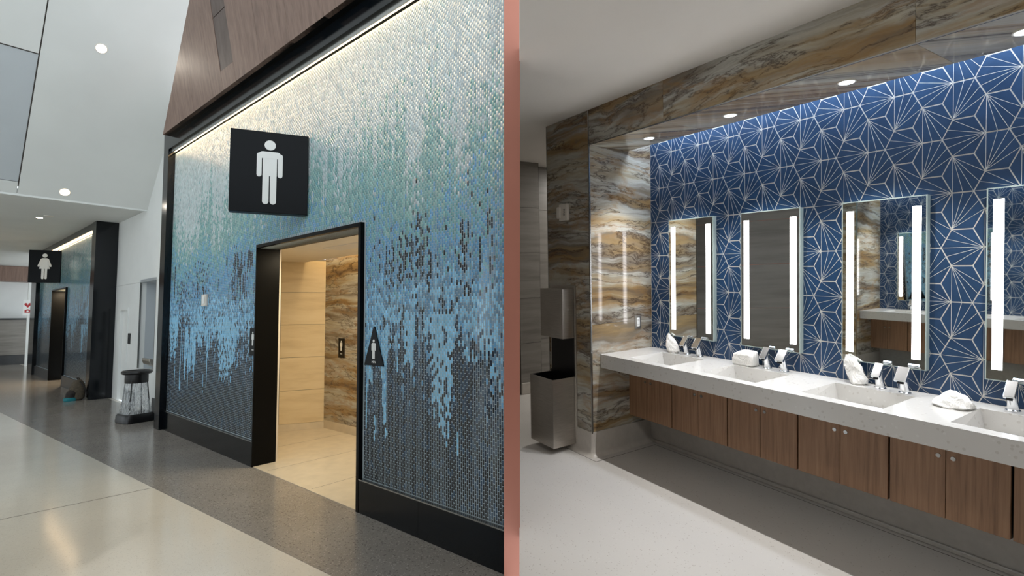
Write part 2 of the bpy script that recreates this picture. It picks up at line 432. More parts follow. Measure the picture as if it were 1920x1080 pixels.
def hex_mesh(typ, cy, cz, ylim=None, zlim=None):
    out, lines = hex_polys(typ)
    def cl(p):
        # u = -(y-cy)
        if ylim is not None: p = clip_poly(p, -1, 0, ylim - .003 - cy)
        if p and zlim is not None: p = clip_poly(p, 0, 1, zlim - .003 - cz)
        return p
    out = cl(out)
    if len(out) < 3: return None
    g = MB()
    g.hull([(.004, -u, v) for u, v in out], [(0, -u, v) for u, v in out], 0)
    for q in lines:
        q = cl(q)
        if len(q) >= 3: g.hull([(.001, -u, v) for u, v in q], [(-.0005, -u, v) for u, v in q], 1)
    return g.mesh('hexagon_tile', ['blue_tile', 'tile_line'])
HM = {k: hex_mesh(k, 0, 0) for k in (0, 1, 2)}
tiles = []
for i in range(-13, 14):
    cy = 1.6935 - CW * i
    if cy < .12 or cy > YE + .05: continue
    for j in range(-14, 22):
        cz = 2.32 - HZ * i - 2 * HZ * j
        if cz < .76 or cz > CEIL + .08: continue
        typ = (1 - i + j) % 3
        yl = YE if cy + HX > YE - .004 else None; zl = CEIL if cz + HZ > CEIL else None
        me = HM[typ] if yl is None and zl is None else hex_mesh(typ, cy, cz, yl, zl)
        if me is None: continue
        inst('hexagon_tile', me, wv, T(XW - .002, cy, cz)); tiles.append((me, cy, cz))

# ------------------------------------------------------------------ lit mirrors
def mirror_thing(Mx, label, group):
    o = thing('lit_mirror', label, 'mirror', Mx, group)          # origin: bottom centre on the wall, faces -x
    w, h, d = .2165, .97, .034
    g = MB(); g.box(-d - .0045, 0, -w, w, 0, h); g.build('body', 'mirror_edge', o)
    g = MB(); g.box(-d - .0055, -d, -w + .006, w - .006, .006, h - .006); g.build('mirror_glass', 'mirror_glass', o)
    for y in (-.1695, .1695):
        g = MB(); g.box(-d - .007, -d - .005, y - .0205, y + .0205, .056, h - .058); g.build('light_strip', 'led_mirror', o)
    return o
mc = [2.7285, 2.0655, 1.378, .70]
wm = ['beside the marble end wall', 'second from the marble end wall', 'third from the marble end wall', 'fourth from the marble end wall']
mirror0 = None
for i, y in enumerate(mc):
    lab = 'tall rectangular mirror with two vertical light strips, ' + wm[i]
    if mirror0 is None: mirror0 = mirror_thing(T(XW - .004, y, .965), lab, 'lit mirrors on the blue wall')
    else: dup(mirror0, T(XW - .004, y, .965), lab)

# ------------------------------------------------------------------ counter with basins
CT, CB, CX0 = .835, .725, 2.852
BX0, BX1, BH = 2.935, 3.315, .205
def counter(Mx, label, y0=YN, y1=YE):
    o = thing('vanity_counter', label, 'counter', Mx)
    xs = [CX0, BX0, BX1, XW - .004]; ys = [y0]
    for c in sorted(mc): ys += [c - BH, c + BH]
    ys.append(y1)
    g = MB()
    for i in range(3):
        for j in range(len(ys) - 1):
            if i == 1 and j % 2 == 1: continue
            a, b, c, d = xs[i], xs[i + 1], ys[j], ys[j + 1]
            g.add([(a, c, CT), (b, c, CT), (b, d, CT), (a, d, CT)], [(0, 1, 2, 3)])
    g.add([(CX0, y0, CT), (CX0, y1, CT), (CX0, y1, CB), (CX0, y0, CB), (XW - .004, y0, CT), (XW - .004, y1, CT), (XW - .004, y1, CB), (XW - .004, y0, CB)],
          [(0, 1, 2, 3), (4, 7, 6, 5), (0, 3, 7, 4), (1, 5, 6, 2), (3, 2, 6, 7)])
    me = bpy.data.meshes.new('slab'); me.from_pydata(g.v, [], g.f); me.materials.append(M['quartz'])
    bm = bmesh.new(); bm.from_mesh(me); bmesh.ops.remove_doubles(bm, verts=bm.verts, dist=1e-5); bmesh.ops.recalc_face_normals(bm, faces=bm.faces); bm.to_mesh(me); bm.free()
    inst('slab', me, o)
    for c in mc:
        g = MB(); a, b, y_0, y_1 = BX0, BX1, c - BH, c + BH; zb0, zb1 = CT - .055, CT - .098
        i0 = .022
        top = [(a, y_0, CT), (b, y_0, CT), (b, y_1, CT), (a, y_1, CT)]
        bot = [(a + i0, y_0 + i0, zb0), (b - .004, y_0 + i0, zb1), (b - .004, y_1 - i0, zb1), (a + i0, y_1 - i0, zb0)]
        g.add(top + bot, [(0, 1, 5, 4), (1, 2, 6, 5), (2, 3, 7, 6), (3, 0, 4, 7), (4, 5, 6, 7)])
        me = bpy.data.meshes.new('basin'); me.from_pydata(g.v, [], g.f); me.materials.append(M['quartz']); bs = inst('basin', me, o)
        g = MB(); g.box(b - .03, b - .016, y_0 + .05, y_1 - .05, zb1 + .0015, zb1 + .005); g.build('drain_slot', 'steel_trim', bs)
    return o
counter(MR, 'white speckled stone vanity counter with sunken ramp basins below the lit mirrors')

# ------------------------------------------------------------------ vanity cabinets
CF = 3.178
def cabinet(Mx, label, group):
    o = thing('vanity_cabinet', label, 'cabinet', Mx, group)      # origin: front bottom centre, faces -x
    w, h = .2463, CB - .276
    g = MB(); g.box(.02, XW - CF - .04, -w + .004, w - .004, 0, h); g.build('body', 'black_satin', o)
    for s in (-1, 1):
        a, b = (-w + .005, -.0012) if s < 0 else (.0012, w - .005)
        d = MB().box(0, .019, a, b, 0, h - .004).build('door', 'cabinet_wood', o, bevel=.001, seg=1)
        y = s * .03
        k = MB(); k.tube([(-.004, y, h - .135), (0.001, y, h - .135)], [.0105, .0115], 16); lk = k.build('lock', 'steel_trim', d, smooth=True)
    return o
cab0 = None; cw = ['touching the marble end wall', 'second from the marble end wall', 'third from the marble end wall', 'fourth from the marble end wall', 'fifth from the marble end wall', 'sixth from the marble end wall']
for i in range(6):
    y = 2.9745 - .493 * i - .006; lab = 'walnut brown two-door cabinet hung under the counter, ' + cw[i]
    if cab0 is None: cab0 = cabinet(T(CF, y, .276), lab, 'cabinets under the vanity counter')
    else: dup(cab0, T(CF, y, .276), lab)

# ------------------------------------------------------------------ faucets and dispensers
def slab_rot(c, L, Wd, Tk, ang):
    """flat head: long axis in xz tilted, width along y"""
    ca, sa = math.cos(ang), math.sin(ang)
    def P(a, b, n): return (c[0] + a * ca - n * sa, c[1] + b, c[2] + a * sa + n * ca)
    prof = [(-L, -Tk), (L, -Tk * .7), (L, Tk), (-L, Tk)]
    return [P(a, -Wd, n) for a, n in prof], [P(a, Wd, n) for a, n in prof]
def faucet(Mx, label, name, cat, group, s=1.0, wd=.022):
    o = thing(name, label, cat, Mx, group)
    g = MB(); g.tube([(0, 0, 0), (0, 0, .004), (0, 0, .008)], [.030 * s, .030 * s, .026 * s], 20); g.build('base', 'chrome', o, smooth=True)
    g = MB(); g.tube([(0, 0, .006), (-.012 * s, 0, .05 * s), (-.024 * s, 0, .098 * s)], [.0235 * s, .0205 * s, .0195 * s], 20); g.build('post', 'chrome', o, smooth=True)
    a, b = slab_rot((-.036 * s, 0, .108 * s), .047 * s, wd * s, .010 * s, math.radians(50))
    g = MB(); g.hull(a, b); hd = g.build('spout_head', 'chrome', o, bevel=.003)
    a, b = slab_rot((-.058 * s, 0, .0665 * s), .007 * s, wd * s * .55, .003 * s, math.radians(48))
    g = MB(); g.hull(a, b); g.build('nozzle', 'black_plastic', hd)
    return o
fa = [[(3.402, 2.753, 'faucet'), (3.392, 2.622, 'soap')], [(3.395, 2.062, 'faucet'), (3.388, 1.940, 'soap')], [(3.377, 1.366, 'faucet'), (3.364, 1.240, 'soap')], [(3.385, .80, 'faucet'), (3.372, .66, 'soap')]]
nm = ['at the basin beside the marble end wall', 'at the second basin from the marble end wall', 'at the third basin from the marble end wall', 'at the fourth basin from the marble end wall']
f0 = s0 = None
for i, pr in enumerate(fa):
    for x, y, k in pr:
        if k == 'faucet':
            lab = 'slim chrome faucet ' + nm[i]
            if f0 is None: f0 = faucet(T(x, y, CT), lab, 'faucet', 'faucet', 'chrome faucets on the counter')
            else: dup(f0, T(x, y, CT), lab)
        else:
            lab = 'broad slanted chrome soap dispenser ' + nm[i]
            if s0 is None: s0 = faucet(T(x, y, CT), lab, 'soap_dispenser', 'soap dispenser', 'chrome soap dispensers on the counter', 1.0, .029)
            else: dup(s0, T(x, y, CT), lab)

# ------------------------------------------------------------------ crumpled paper wraps on the counter
def wrap(label, Mx, rings, seed, n=22, amp=.004):
    r = random.Random(seed); ph = [r.uniform(0, 6.28) for _ in range(6)]
    out = []
    m = len(rings)
    # dense interpolation between the given rings
    dense = []
    for i in range(m - 1):
        for k in range(4):
            t_ = k / 4; dense.append(tuple(rings[i][q] * (1 - t_) + rings[i + 1][q] * t_ for q in range(6)))
    dense.append(rings[-1])
    for i, (cx, cy, cz, rx, ry, sq) in enumerate(dense):
        ring = []
        for k in range(n):
            a = 2 * math.pi * k / n; c, s = math.cos(a), math.sin(a)
            e = 2 / (2 + sq)
            px = rx * math.copysign(abs(c) ** e, c); py = ry * math.copysign(abs(s) ** e, s)
            ns = amp * (math.sin(2 * a + ph[0] + i * .25) + .6 * math.sin(3 * a + ph[1] - i * .35) + .35 * math.sin(i * .9 + ph[2] + 5 * a)) * min(1, max(rx, ry) / .03)
            ln = math.hypot(px, py) + 1e-6
            z = cz + amp * .5 * math.sin(4 * a + ph[3] + i) * (0 if i == 0 else 1)
            ring.append((cx + px + ns * px / ln, cy + py + ns * py / ln, max(z, 0.0005)))
        out.append(ring)
    g = MB(); g.rings(out)
    o = g.build('paper_wrap', 'paper', Mx=Mx)
    o.data.polygons.foreach_set('use_smooth', [True] * len(o.data.polygons)); o.data.set_sharp_from_angle(angle=math.radians(24))
    return tag(o, label, 'paper wrap', 'white paper wraps on the counter')
# rings: centre x,y,z, half x, half y, squareness
wrap('pointed white paper wrap at the basin beside the marble end wall', T(3.372, 2.868, CT),
     [(0, 0, 0, .03, .045, 0), (0, -.004, .02, .036, .056, 0), (.005, .012, .055, .036, .054, 0), (.012, .034, .09, .03, .045, 0), (.02, .054, .122, .018, .028, 0), (.026, .068, .15, .004, .008, 0)], 3)
wrap('boxy folded white paper wrap at the second basin from the marble end wall', T(3.372, 2.215, CT),
     [(0, 0, 0, .042, .07, 3), (0, 0, .012, .05, .082, 4), (0, 0, .05, .05, .083, 4), (.003, 0, .078, .05, .08, 3), (.008, -.012, .098, .040, .062, 3), (.01, -.022, .108, .02, .04, 2)], 5, amp=.003)
wrap('tall twisted white paper wrap at the third basin from the marble end wall', T(3.385, 1.487, CT),
     [(0, 0, 0, .03, .03, 0), (0, -.004, .012, .036, .046, 0), (0, 0, .035, .034, .048, 0), (.004, .018, .075, .028, .044, 0), (.008, .034, .105, .03, .044, 1), (.012, .048, .14, .024, .034, 1), (.014, .066, .166, .005, .010, 0)], 8)
wrap('low crumpled heap of white paper between the third and fourth basins', T(3.24, .985, CT),
     [(0, 0, 0, .06, .072, 0), (0, 0, .012, .068, .078, 1), (.005, .0, .035, .062, .068, 0), (.01, .004, .06, .042, .048, 0), (.012, .008, .078, .01, .016, 0)], 12, amp=.006)

# ------------------------------------------------------------------ towel dispenser with waste bin
o = thing('towel_dispenser', 'brushed steel paper towel dispenser with open waste bin on the marble column', 'dispenser', T(XC, 3.385, 0))
g = MB(); g.box(-.012, .0, -.02, .33, .06, 1.40); g.box(-.016, -.012, -.02, -.008, .06, 1.40); g.box(-.016, -.012, -.008, .33, 1.388, 1.40); g.build('back_frame', 'steel', o, bevel=.002)
g = MB(); g.box(-.014, -.012, .0, .315, .62, .96); g.build('recess_panel', 'black_plastic', o)
g = MB(); g.box(-.135, -.012, .0, .315, .955, 1.375); up = g.build('upper_cabinet', 'steel', o, bevel=.004)
g = MB(); g.box(-.139, -.135, .012, .303, .967, 1.363); g.build('front_door', 'steel', up, bevel=.002)
g = MB(); g.tube([(-.07, -.003, 1.20), (-.07, 0, 1.20)], [.007, .007], 14); g.build('lock', 'chrome', up)
g = MB()
bx0, bx1, by0, by1, bz0, bz1 = -.245, -.012, .0, .33, .05, .625
th = .006
for args in ((bx0, bx0 + th, by0, by1, bz0, bz1), (bx1 - th, bx1, by0, by1, bz0, bz1), (bx0 + th, bx1 - th, by0, by0 + th, bz0, bz1), (bx0 + th, bx1 - th, by1 - th, by1, bz0, bz1), (bx0 + th, bx1 - th, by0 + th, by1 - th, bz0, bz0 + th)):
    g.box(*args)
wb = g.build('waste_bin', 'steel', o)
g = MB()
for args in ((bx0 + th, bx0 + th + .002, by0 + th, by1 - th, .2, bz1 - .006), (bx1 - th - .002, bx1 - th, by0 + th, by1 - th, .2, bz1 + .02), (bx0 + th, bx1 - th, by0 + th, by0 + th + .002, .2, bz1 - .006), (bx0 + th, bx1 - th, by1 - th - .002, by1 - th, .2, bz1 - .006), (bx0 + th, bx1 - th, by0 + th, by1 - th, .2, .205)):
    g.box(*args)
g.build('liner', 'black_plastic', wb)

# fire alarm strobe
o = thing('fire_alarm', 'white fire alarm strobe high on the marble column', 'alarm', T(XC, 3.50, 1.955))
g = MB(); g.box(-.03, 0, -.062, .05, 0, .145); bd = g.build('housing', 'white_plastic', o, bevel=.006)
g = MB(); g.box(-.05, -.03, .012, .062, .022, .122); g.build('strobe_lens', 'white_plastic', o, bevel=.01)
me = text_mesh('FIRE', .032, 'lettering'); me.materials.append(M['grey_print'])
inst('lettering', me, bd, Matrix.Translation((-.0305, -.022, .072)) @ Matrix(((0, 0, -1), (0, -1, 0), (-1, 0, 0))).to_4x4())
# power outlet on the end wall
o = thing('power_outlet', 'white socket in a steel cover plate on the marble end wall above the counter', 'outlet', T(3.285, YE, 1.01))
g = MB(); g.box(-.037, .037, -.006, 0, 0, .118); pl = g.build('cover_plate', 'steel', o, bevel=.002)
g = MB(); g.box(-.018, .018, -.010, -.006, .022, .096); sk = g.build('socket', 'sign_white', o, bevel=.002)
for z in (.038, .078):
    for x in (-.0065, .0065): MB().box(x - .0015, x + .0015, -.0106, -.010, z - .006, z + .006).build('slot', 'black_plastic', sk)

# ------------------------------------------------------------------ opposite vanity, seen in the mirrors
MO = Matrix.Translation((XO, .35, 0)) @ Matrix.Diagonal((-1, 1, 1, 1))
def vis(y): return y > .9
g = MB(); g.box(XW - .0008, XW + .1, -2.6, YE, 0, CEIL); wo = g.build('wall_opposite', 'tile_grout', Mx=MO); struct(wo, 'blue hexagon tiled wall of the opposite vanity', 'wall')
for me, cy, cz in tiles:
    if cy > .75: inst('hexagon_tile', me, wo, T(XW - .002, cy, cz))
column('wall_end_opposite', MO, .30, 'marble end wall of the opposite vanity')
soffit('soffit_opposite', MO, 'marble soffit above the opposite vanity', YE - .02)
cove_lamp(MO, 'linear cove light above the opposite vanity')
counter(MO, 'white stone counter of the opposite vanity, seen in the mirrors')
for i in range(3):
    dup(mirror0, MO @ T(XW - .004, mc[i], .965), 'lit mirror above the opposite vanity, ' + ['nearest its marble end wall', 'second from its marble end wall', 'third from its marble end wall'][i], 'mirrors of the opposite vanity')
    dup(f0, MO @ T(*fa[i][0][:2], CT), 'chrome faucet on the opposite counter, ' + ['nearest its marble end wall', 'second from its marble end wall', 'third from its marble end wall'][i], 'faucets of the opposite vanity')
for i in range(5):
    dup(cab0, MO @ T(CF, 2.9685 - .493 * i, .276), 'two-door wooden cabinet under the opposite counter, ' + ['touching its marble end wall', 'second from its marble end wall', 'third from its marble end wall', 'fourth from its marble end wall', 'fifth from its marble end wall'][i], 'cabinets of the opposite vanity')
for i, y in enumerate(SP[:3]):
    downlight(MO @ T(3.015, y, SOF), 'small round downlight above the opposite vanity, ' + ['first from its end wall', 'second from its end wall', 'third from its end wall'][i], 'downlights of the opposite vanity')
g = MB(); g.hull(*[[(x, y, z) for x, y in ((-1.165, 3.86), (-2.0, 4.6), (-2.05, 4.54), (-1.2, 3.80))] for z in (0, CEIL)])
w = g.build('wall_screen', 'grey_tile'); struct(w, 'grey tiled screen wall behind the opposite vanity', 'wall')
# unseen ceiling lamps added as general fill for restroom and side passage
for i, (x, y) in enumerate(((1.0, -.9), (1.0, .7), (4.9, 4.5))):
    o = thing('ceiling_lamp', ['added round fill lamp in the restroom ceiling behind the viewer', 'added round fill lamp in the restroom ceiling above the viewer', 'added round fill lamp in the ceiling of the side passage'][i], 'ceiling lamp', T(x, y, CEIL), 'added fill lamps of the restroom ceiling')
    g = MB(); g.tube([(0, 0, -.006), (0, 0, 0)], [.17, .17], 32); g.build('ring', 'white_plastic', o)
    li = bpy.data.lights.new('lamp', 'AREA'); li.shape = 'DISK'; li.size = .30; li.energy = (10, 8, 45)[i]; li.color = (1, .96, .9)
    lo = bpy.data.objects.new('lamp', li); col.objects.link(lo); lo.parent = o; lo.matrix_local = Matrix.Translation((0, 0, -.012))

# ================================================================== CONCOURSE
XM, TOPZ, BASEZ = 2.49, 4.08, .262
DY0, DY1, DZ = 3.80, 5.78, 2.37                      # men's doorway
MY1 = 8.75
def cut(x): return (.648 * x + .03) / .761           # where the dividing wall meets the concourse wall
# floors
poly = [(XM + .25, cut(XM + .25)), (2.095, 1.87), (.30, 3.97), (-1.1, 4.9), (-2.6, 4.0), (-3.0, -1.5), (-9, -1.5), (-9, 34), (5.5, 34), (5.5, 21), (XM + .3, 21)]
g = MB(); g.prism(poly, -.05, 0); fl2 = g.build('floor_concourse', 'terrazzo_light', Mx=ML); struct(fl2, 'polished pale terrazzo floor of the concourse', 'floor')
k = (1.185 - 1.75) / (11.581 - 3.295); xb = lambda y: 1.75 + k * (y - 3.295)
g = MB(); g.prism([(2.09, 1.875), (XM + .2, cut(XM + .2)), (XM + .2, 34), (xb(34), 34), (xb(2.3), 2.3)], 0.0, .002)
fb = g.build('floor_band', 'terrazzo_grey', Mx=ML); struct(fb, 'dark grey terrazzo band along the mosaic walls', 'floor')
g = MB(); g.hull([(xb(5.85), 5.845, .0005), (-9, 6.445, .0005), (-9, 6.452, .0005), (xb(5.85), 5.852, .0005)], [(xb(5.85), 5.845, .0008), (-9, 6.445, .0008), (-9, 6.452, .0008), (xb(5.85), 5.852, .0008)])
g.build('floor_joint', 'joint_dark', fl2)

# mosaic wall -----------------------------------------------------
PAL = dict(white=(196, 210, 212), pale=(176, 200, 202), sage=(142, 184, 178), teal=(116, 166, 166), tealb=(116, 174, 188), blue=(106, 164, 206), steel=(108, 146, 174), sky=(144, 206, 240),
           slate=(42, 66, 88), navy=(16, 32, 54), black=(6, 10, 15), char=(20, 28, 36))
PN = list(PAL); PC = np.array([lin(PAL[k])[:3] for k in PN])
def smooth_noise(n, step, rg):
    kx = np.arange(0, n + step * 2, step); kv = rg.normal(size=len(kx)); return np.interp(np.arange(n), kx, kv)
def mosaic_colours(nc, nr, z, rg):
    """class index for each column/row; z = (nc,nr) heights"""
    cls = np.zeros((nc, nr), int)
    def field(sx, sz):
        a = rg.normal(size=(nc // sx + 3, nr // sz + 3)); xi = np.arange(nc) / sx; zi = np.arange(nr) / sz
        x0 = xi.astype(int); z0 = zi.astype(int); fx = (xi - x0)[:, None]; fz = (zi - z0)[None]
        return (a[x0][:, z0] * (1 - fx) * (1 - fz) + a[x0 + 1][:, z0] * fx * (1 - fz) + a[x0][:, z0 + 1] * (1 - fx) * fz + a[x0 + 1][:, z0 + 1] * fx * fz)
    def edge(z0, big, drip, jit):
        return z0 + big * field(26, 400) + drip * (.6 * field(4, 300) + .6 * field(1, 14)) + jit * rg.normal(size=(nc, nr))
    U = lambda: rg.random((nc, nr))
    I = PN.index
    cls[:] = I('white'); u = U(); cls[u < .12] = I('pale')
    e = edge(2.98, .14, .30, .20); m = z < e; cls[m] = np.where(U()[m] < .6, I('sage'), I('teal'))
    e = edge(2.52, .13, .10, .12); m = z < e; u = U(); cls[m] = np.where(u[m] < .45, I('tealb'), np.where(u[m] < .7, I('teal'), I('blue')))
    e = edge(2.20, .12, .12, .10); m = z < e; u = U(); cls[m] = np.where(u[m] < .62, I('blue'), np.where(u[m] < .85, I('steel'), I('tealb')))
    # dark drips in the blue zone
    f = field(5, 5) * .5 + field(22, 60) + .9 * field(1, 6); m = (z < 2.36) & (z > 1.62) & (f > .9 + 1.7 * np.abs(z - 1.98)); cls[m] = np.where(U()[m] < .6, I('navy'), I('black'))
    e = edge(1.84, .07, .07, .06); m = z < e; u = U(); cls[m] = np.where(u[m] < .45, I('sky'), np.where(u[m] < .8, I('steel'), I('blue')))  # pale eye-level band: blue tiles, with some window reflection painted into their colour
    e = edge(1.42, .14, .14, .09); m = z < e; u = U(); cls[m] = np.where(u[m] < .42, I('slate'), np.where(u[m] < .75, I('char'), I('navy')))
    f = field(14, 200) * .5 + field(2, 8) * .6; m = (z < 1.5) & (z > .8) & (U() < np.clip((z - .8) / .7, 0, 1) * .75) & (f > -.2); u = U(); cls[m & (cls != I('sky'))] = np.where(u[m & (cls != I('sky'))] < .55, I('slate'), np.where(u[m & (cls != I('sky'))] < .85, I('steel'), I('blue')))
    # light drips running down into the dark zone
    f = field(15, 300) + .6 * field(2, 10); m = (z < 1.5) & (z > .6) & (f > .72 + .95 * np.clip(1.5 - z, 0, 9)); cls[m] = np.where(U()[m] < .75, I('sky'), I('blue'))
    e = edge(.72, .12, .1, .12); m = (z < e) & (cls != I('sky')); u = U(); cls[m] = np.where(u[m] < .5, I('char'), np.where(u[m] < .8, I('black'), I('slate')))
    return cls
def mosaic(parent, y0, y1, z0, z1, hole, xf, seed, singles=0, tw=.0188, thh=.0405, gap=.0021, deep=True, drips=(), darks=()):
    rg = np.random.default_rng(seed)
    nc = int((y1 - y0) / tw); nr = int((z1 - z0) / thh) + 1
    ci, ri = np.meshgrid(np.arange(nc), np.arange(nr), indexing='ij')
    yc = y0 + (ci + .5) * tw; zc = z0 + (ri + .5) * thh - (ci % 2) * thh * .5
    cls = mosaic_colours(nc, nr, zc, rg)
    colr = rg.random((nc, 1))
    for y_, hw_, zl_ in drips:                        # light runs down into the dark zone
        k_ = np.clip((1.62 - zc) / (1.62 - zl_), 0, 1)
        m = (np.abs(yc - y_) < hw_ * (1.1 - .45 * k_)) & (zc < 1.62) & (zc > zl_ + .35 * colr * (1.62 - zl_) * .6) & (rg.random((nc, nr)) < .86 - .35 * k_)
        cls[m] = PN.index('sky')
    for y_, hw_, z_, hz_ in darks:                    # clusters of dark tiles in the blue zone
        w_ = np.exp(-((yc - y_) / hw_) ** 2 - ((zc - z_) / hz_) ** 2)
        m = (rg.random((nc, nr)) < .42 * w_) & (colr < .75)
        cls[m] = np.where(rg.random((nc, nr))[m] < .5, PN.index('navy'), PN.index('black'))
    z_lo = np.clip(zc - thh / 2 + gap / 2, z0 + .001, z1 - .001); z_hi = np.clip(zc + thh / 2 - gap / 2, z0 + .001, z1 - .001)
    keep = (z_hi - z_lo > .008) & ~((yc > hole[0] - tw / 2) & (yc < hole[1] + tw / 2) & (zc < hole[2] + thh / 2))
    yc, zl, zh, cl = yc[keep], z_lo[keep], z_hi[keep], cls[keep]
    n = len(yc); hw = (tw - gap) / 2
    rgb = PC[cl] * (1 + .10 * rg.normal(size=(n, 1))).clip(.7, 1.35)
    # the ones that show largest become single pieces
    single = np.zeros(n, bool)
    if singles:
        full = (zh - zl) > thh * .85
        dist = np.sqrt(xf ** 2 + yc ** 2 + (.5 * (zl + zh) - 1.4) ** 2) + np.where(full & (yc > y0 + .09), 0, 99)
        single[np.argsort(dist)[:singles]] = True
        meshes = {}
        for i in np.nonzero(single)[0]:
            c = int(cl[i])
            if c not in meshes:
                h = thh / 2 - gap / 2; g = MB(); b = .0012
                g.hull([(.004, -hw, -h), (.004, hw, -h), (.004, hw, h), (.004, -hw, h)], [(0, -hw + b, -h + b), (0, hw - b, -h + b), (0, hw - b, h - b), (0, -hw + b, h - b)])
                me = g.mesh('tile', 'mosaic_tile'); a = me.color_attributes.new('col', 'FLOAT_COLOR', 'POINT')
                a.data.foreach_set('color', list(PC[c]) * 0 + [v for _ in range(8) for v in (*PC[c], 1)]); meshes[c] = me
            o = inst('mosaic_tile', meshes[c], parent, Matrix.Translation((xf, float(yc[i]), float((zl[i] + zh[i]) / 2))) @ Matrix.Rotation(random.gauss(0, .012), 4, 'Z') @ Matrix.Rotation(random.gauss(0, .008), 4, 'Y'))
    r = ~single; yc, zl, zh, rgb = yc[r], zl[r], zh[r], rgb[r]; n = len(yc)
    b = .0012; tz = rg.normal(size=n) * .006; ty = rg.normal(size=n) * .008
    V = np.zeros((n, 8, 3))
    for q, (sy, sz) in enumerate(((-1, -1), (1, -1), (1, 1), (-1, 1))):
        zz = zl if sz < 0 else zh
        V[:, q, 0] = xf + .004; V[:, q, 1] = yc + sy * hw; V[:, q, 2] = zz
        V[:, 4 + q, 0] = xf + sy * hw * ty + sz * (thh / 2) * tz; V[:, 4 + q, 1] = yc + sy * (hw - b); V[:, 4 + q, 2] = zz - sz * b
    Fq = np.array([[4, 7, 6, 5], [0, 4, 5, 1], [1, 5, 6, 2], [2, 6, 7, 3], [3, 7, 4, 0]])
    if not deep: Fq = Fq[:1]
    faces = (np.arange(n)[:, None, None] * 8 + Fq[None]).reshape(-1, 4)
    me = bpy.data.meshes.new('mosaic_field'); me.vertices.add(n * 8); me.vertices.foreach_set('co', V.ravel())
    me.loops.add(faces.size); me.loops.foreach_set('vertex_index', faces.ravel().astype(np.int32))
    me.polygons.add(len(faces)); me.polygons.foreach_set('loop_start', (np.arange(len(faces)) * 4).astype(np.int32)); me.polygons.foreach_set('loop_total', np.full(len(faces), 4, np.int32))
    me.update(calc_edges=True); me.materials.append(M['mosaic_tile'])
    a = me.color_attributes.new('col', 'FLOAT_COLOR', 'POINT'); c4 = np.ones((n, 8, 4)); c4[:, :, :3] = rgb[:, None]; a.data.foreach_set('color', c4.ravel())
    o = inst('mosaic_field', me, parent); o['kind'] = 'stuff'
    return o
g = MB(); xb0, xb1 = XM + .0006, XM + .19
g.prism([(xb0, cut(xb0)), (xb0, DY0), (xb1, DY0), (xb1, cut(xb1))], 0, TOPZ)
g.box(xb0, xb1, DY1, MY1 + .2, 0, TOPZ); g.box(xb0, xb1, DY0, DY1, DZ, TOPZ)
wmz = g.build('wall_mosaic', 'grout_light', Mx=ML); struct(wmz, 'glass mosaic wall fading from white through teal and blue to black, around the men\'s doorway', 'wall')
mosaic(wmz, cut(XM) + .005, MY1, BASEZ + .012, TOPZ, (DY0 - .04, DY1 + .012, DZ + .04), XM - .0005, 5, singles=300, drips=((2.79, .13, .72), (3.16, .07, 1.15), (6.65, .28, .82), (8.55, .16, .95), (7.5, .12, 1.2)), darks=((2.45, .16, 2.05, .30), (3.38, .30, 2.02, .26), (3.05, .15, 2.1, .2), (7.55, .28, 2.02, .28), (6.35, .14, 2.05, .32), (8.2, .2, 1.95, .2)))
# black frame of the wall
tr = thing('trim_1', 'glossy black frame and base around the mosaic wall at the men\'s doorway', 'trim', ML, kind='structure')
g = MB(); g.box(2.40, 2.75, MY1, 8.97, 0, 4.40); g.build('side_post', 'black_metal', tr)
g = MB(); g.box(2.40, 2.7, 2.45, MY1, 4.13, 4.40); g.build('top_band', 'black_metal', tr)
g = MB(); g.box(2.425, 2.44, 2.45, MY1, 4.075, 4.13); g.build('top_lip', 'steel_trim', tr)
g = MB(); g.box(2.445, 2.48, 2.45, MY1 - .02, 4.10, 4.12); g.build('led_strip', 'led_warm', tr)
for a, b in ((cut(2.46), 3.003), (3.005, DY0 - .035), (DY1 + .0, MY1)):
    g = MB()
    if a < 2.5: g.prism([(2.455, cut(2.455) + .01), (2.455, b), (XM + .01, b), (XM + .01, cut(XM) + .02)], 0, BASEZ)
    else: g.box(2.455, XM + .01, a, b, 0, BASEZ)
    g.build('base_panel', 'black_metal', tr)
    g = MB()
    if a < 2.5: g.prism([(2.452, cut(2.455) + .01), (2.452, b), (XM + .01, b), (XM + .01, cut(XM) + .02)], BASEZ, BASEZ + .009)
    else: g.box(2.452, XM + .01, a, b, BASEZ, BASEZ + .009)
    g.build('edge_trim', 'steel_trim', tr)
# doorway lining
dr = thing('door_1', 'black metal lined opening into the men\'s restroom', 'doorway', ML, kind='structure')
g = MB(); g.box(2.452, 2.71, DY1 - .004, DY1 + .012, 0, DZ + .03); g.build('jamb', 'black_satin', dr)
g = MB(); g.box(2.452, 2.71, DY0 - .035, DY0 + .002, 0, DZ + .03); g.build('jamb', 'black_satin', dr)
g = MB(); g.box(2.452, 2.71, DY0 - .035, DY1 + .012, DZ, DZ + .035); g.build('head', 'black_satin', dr)

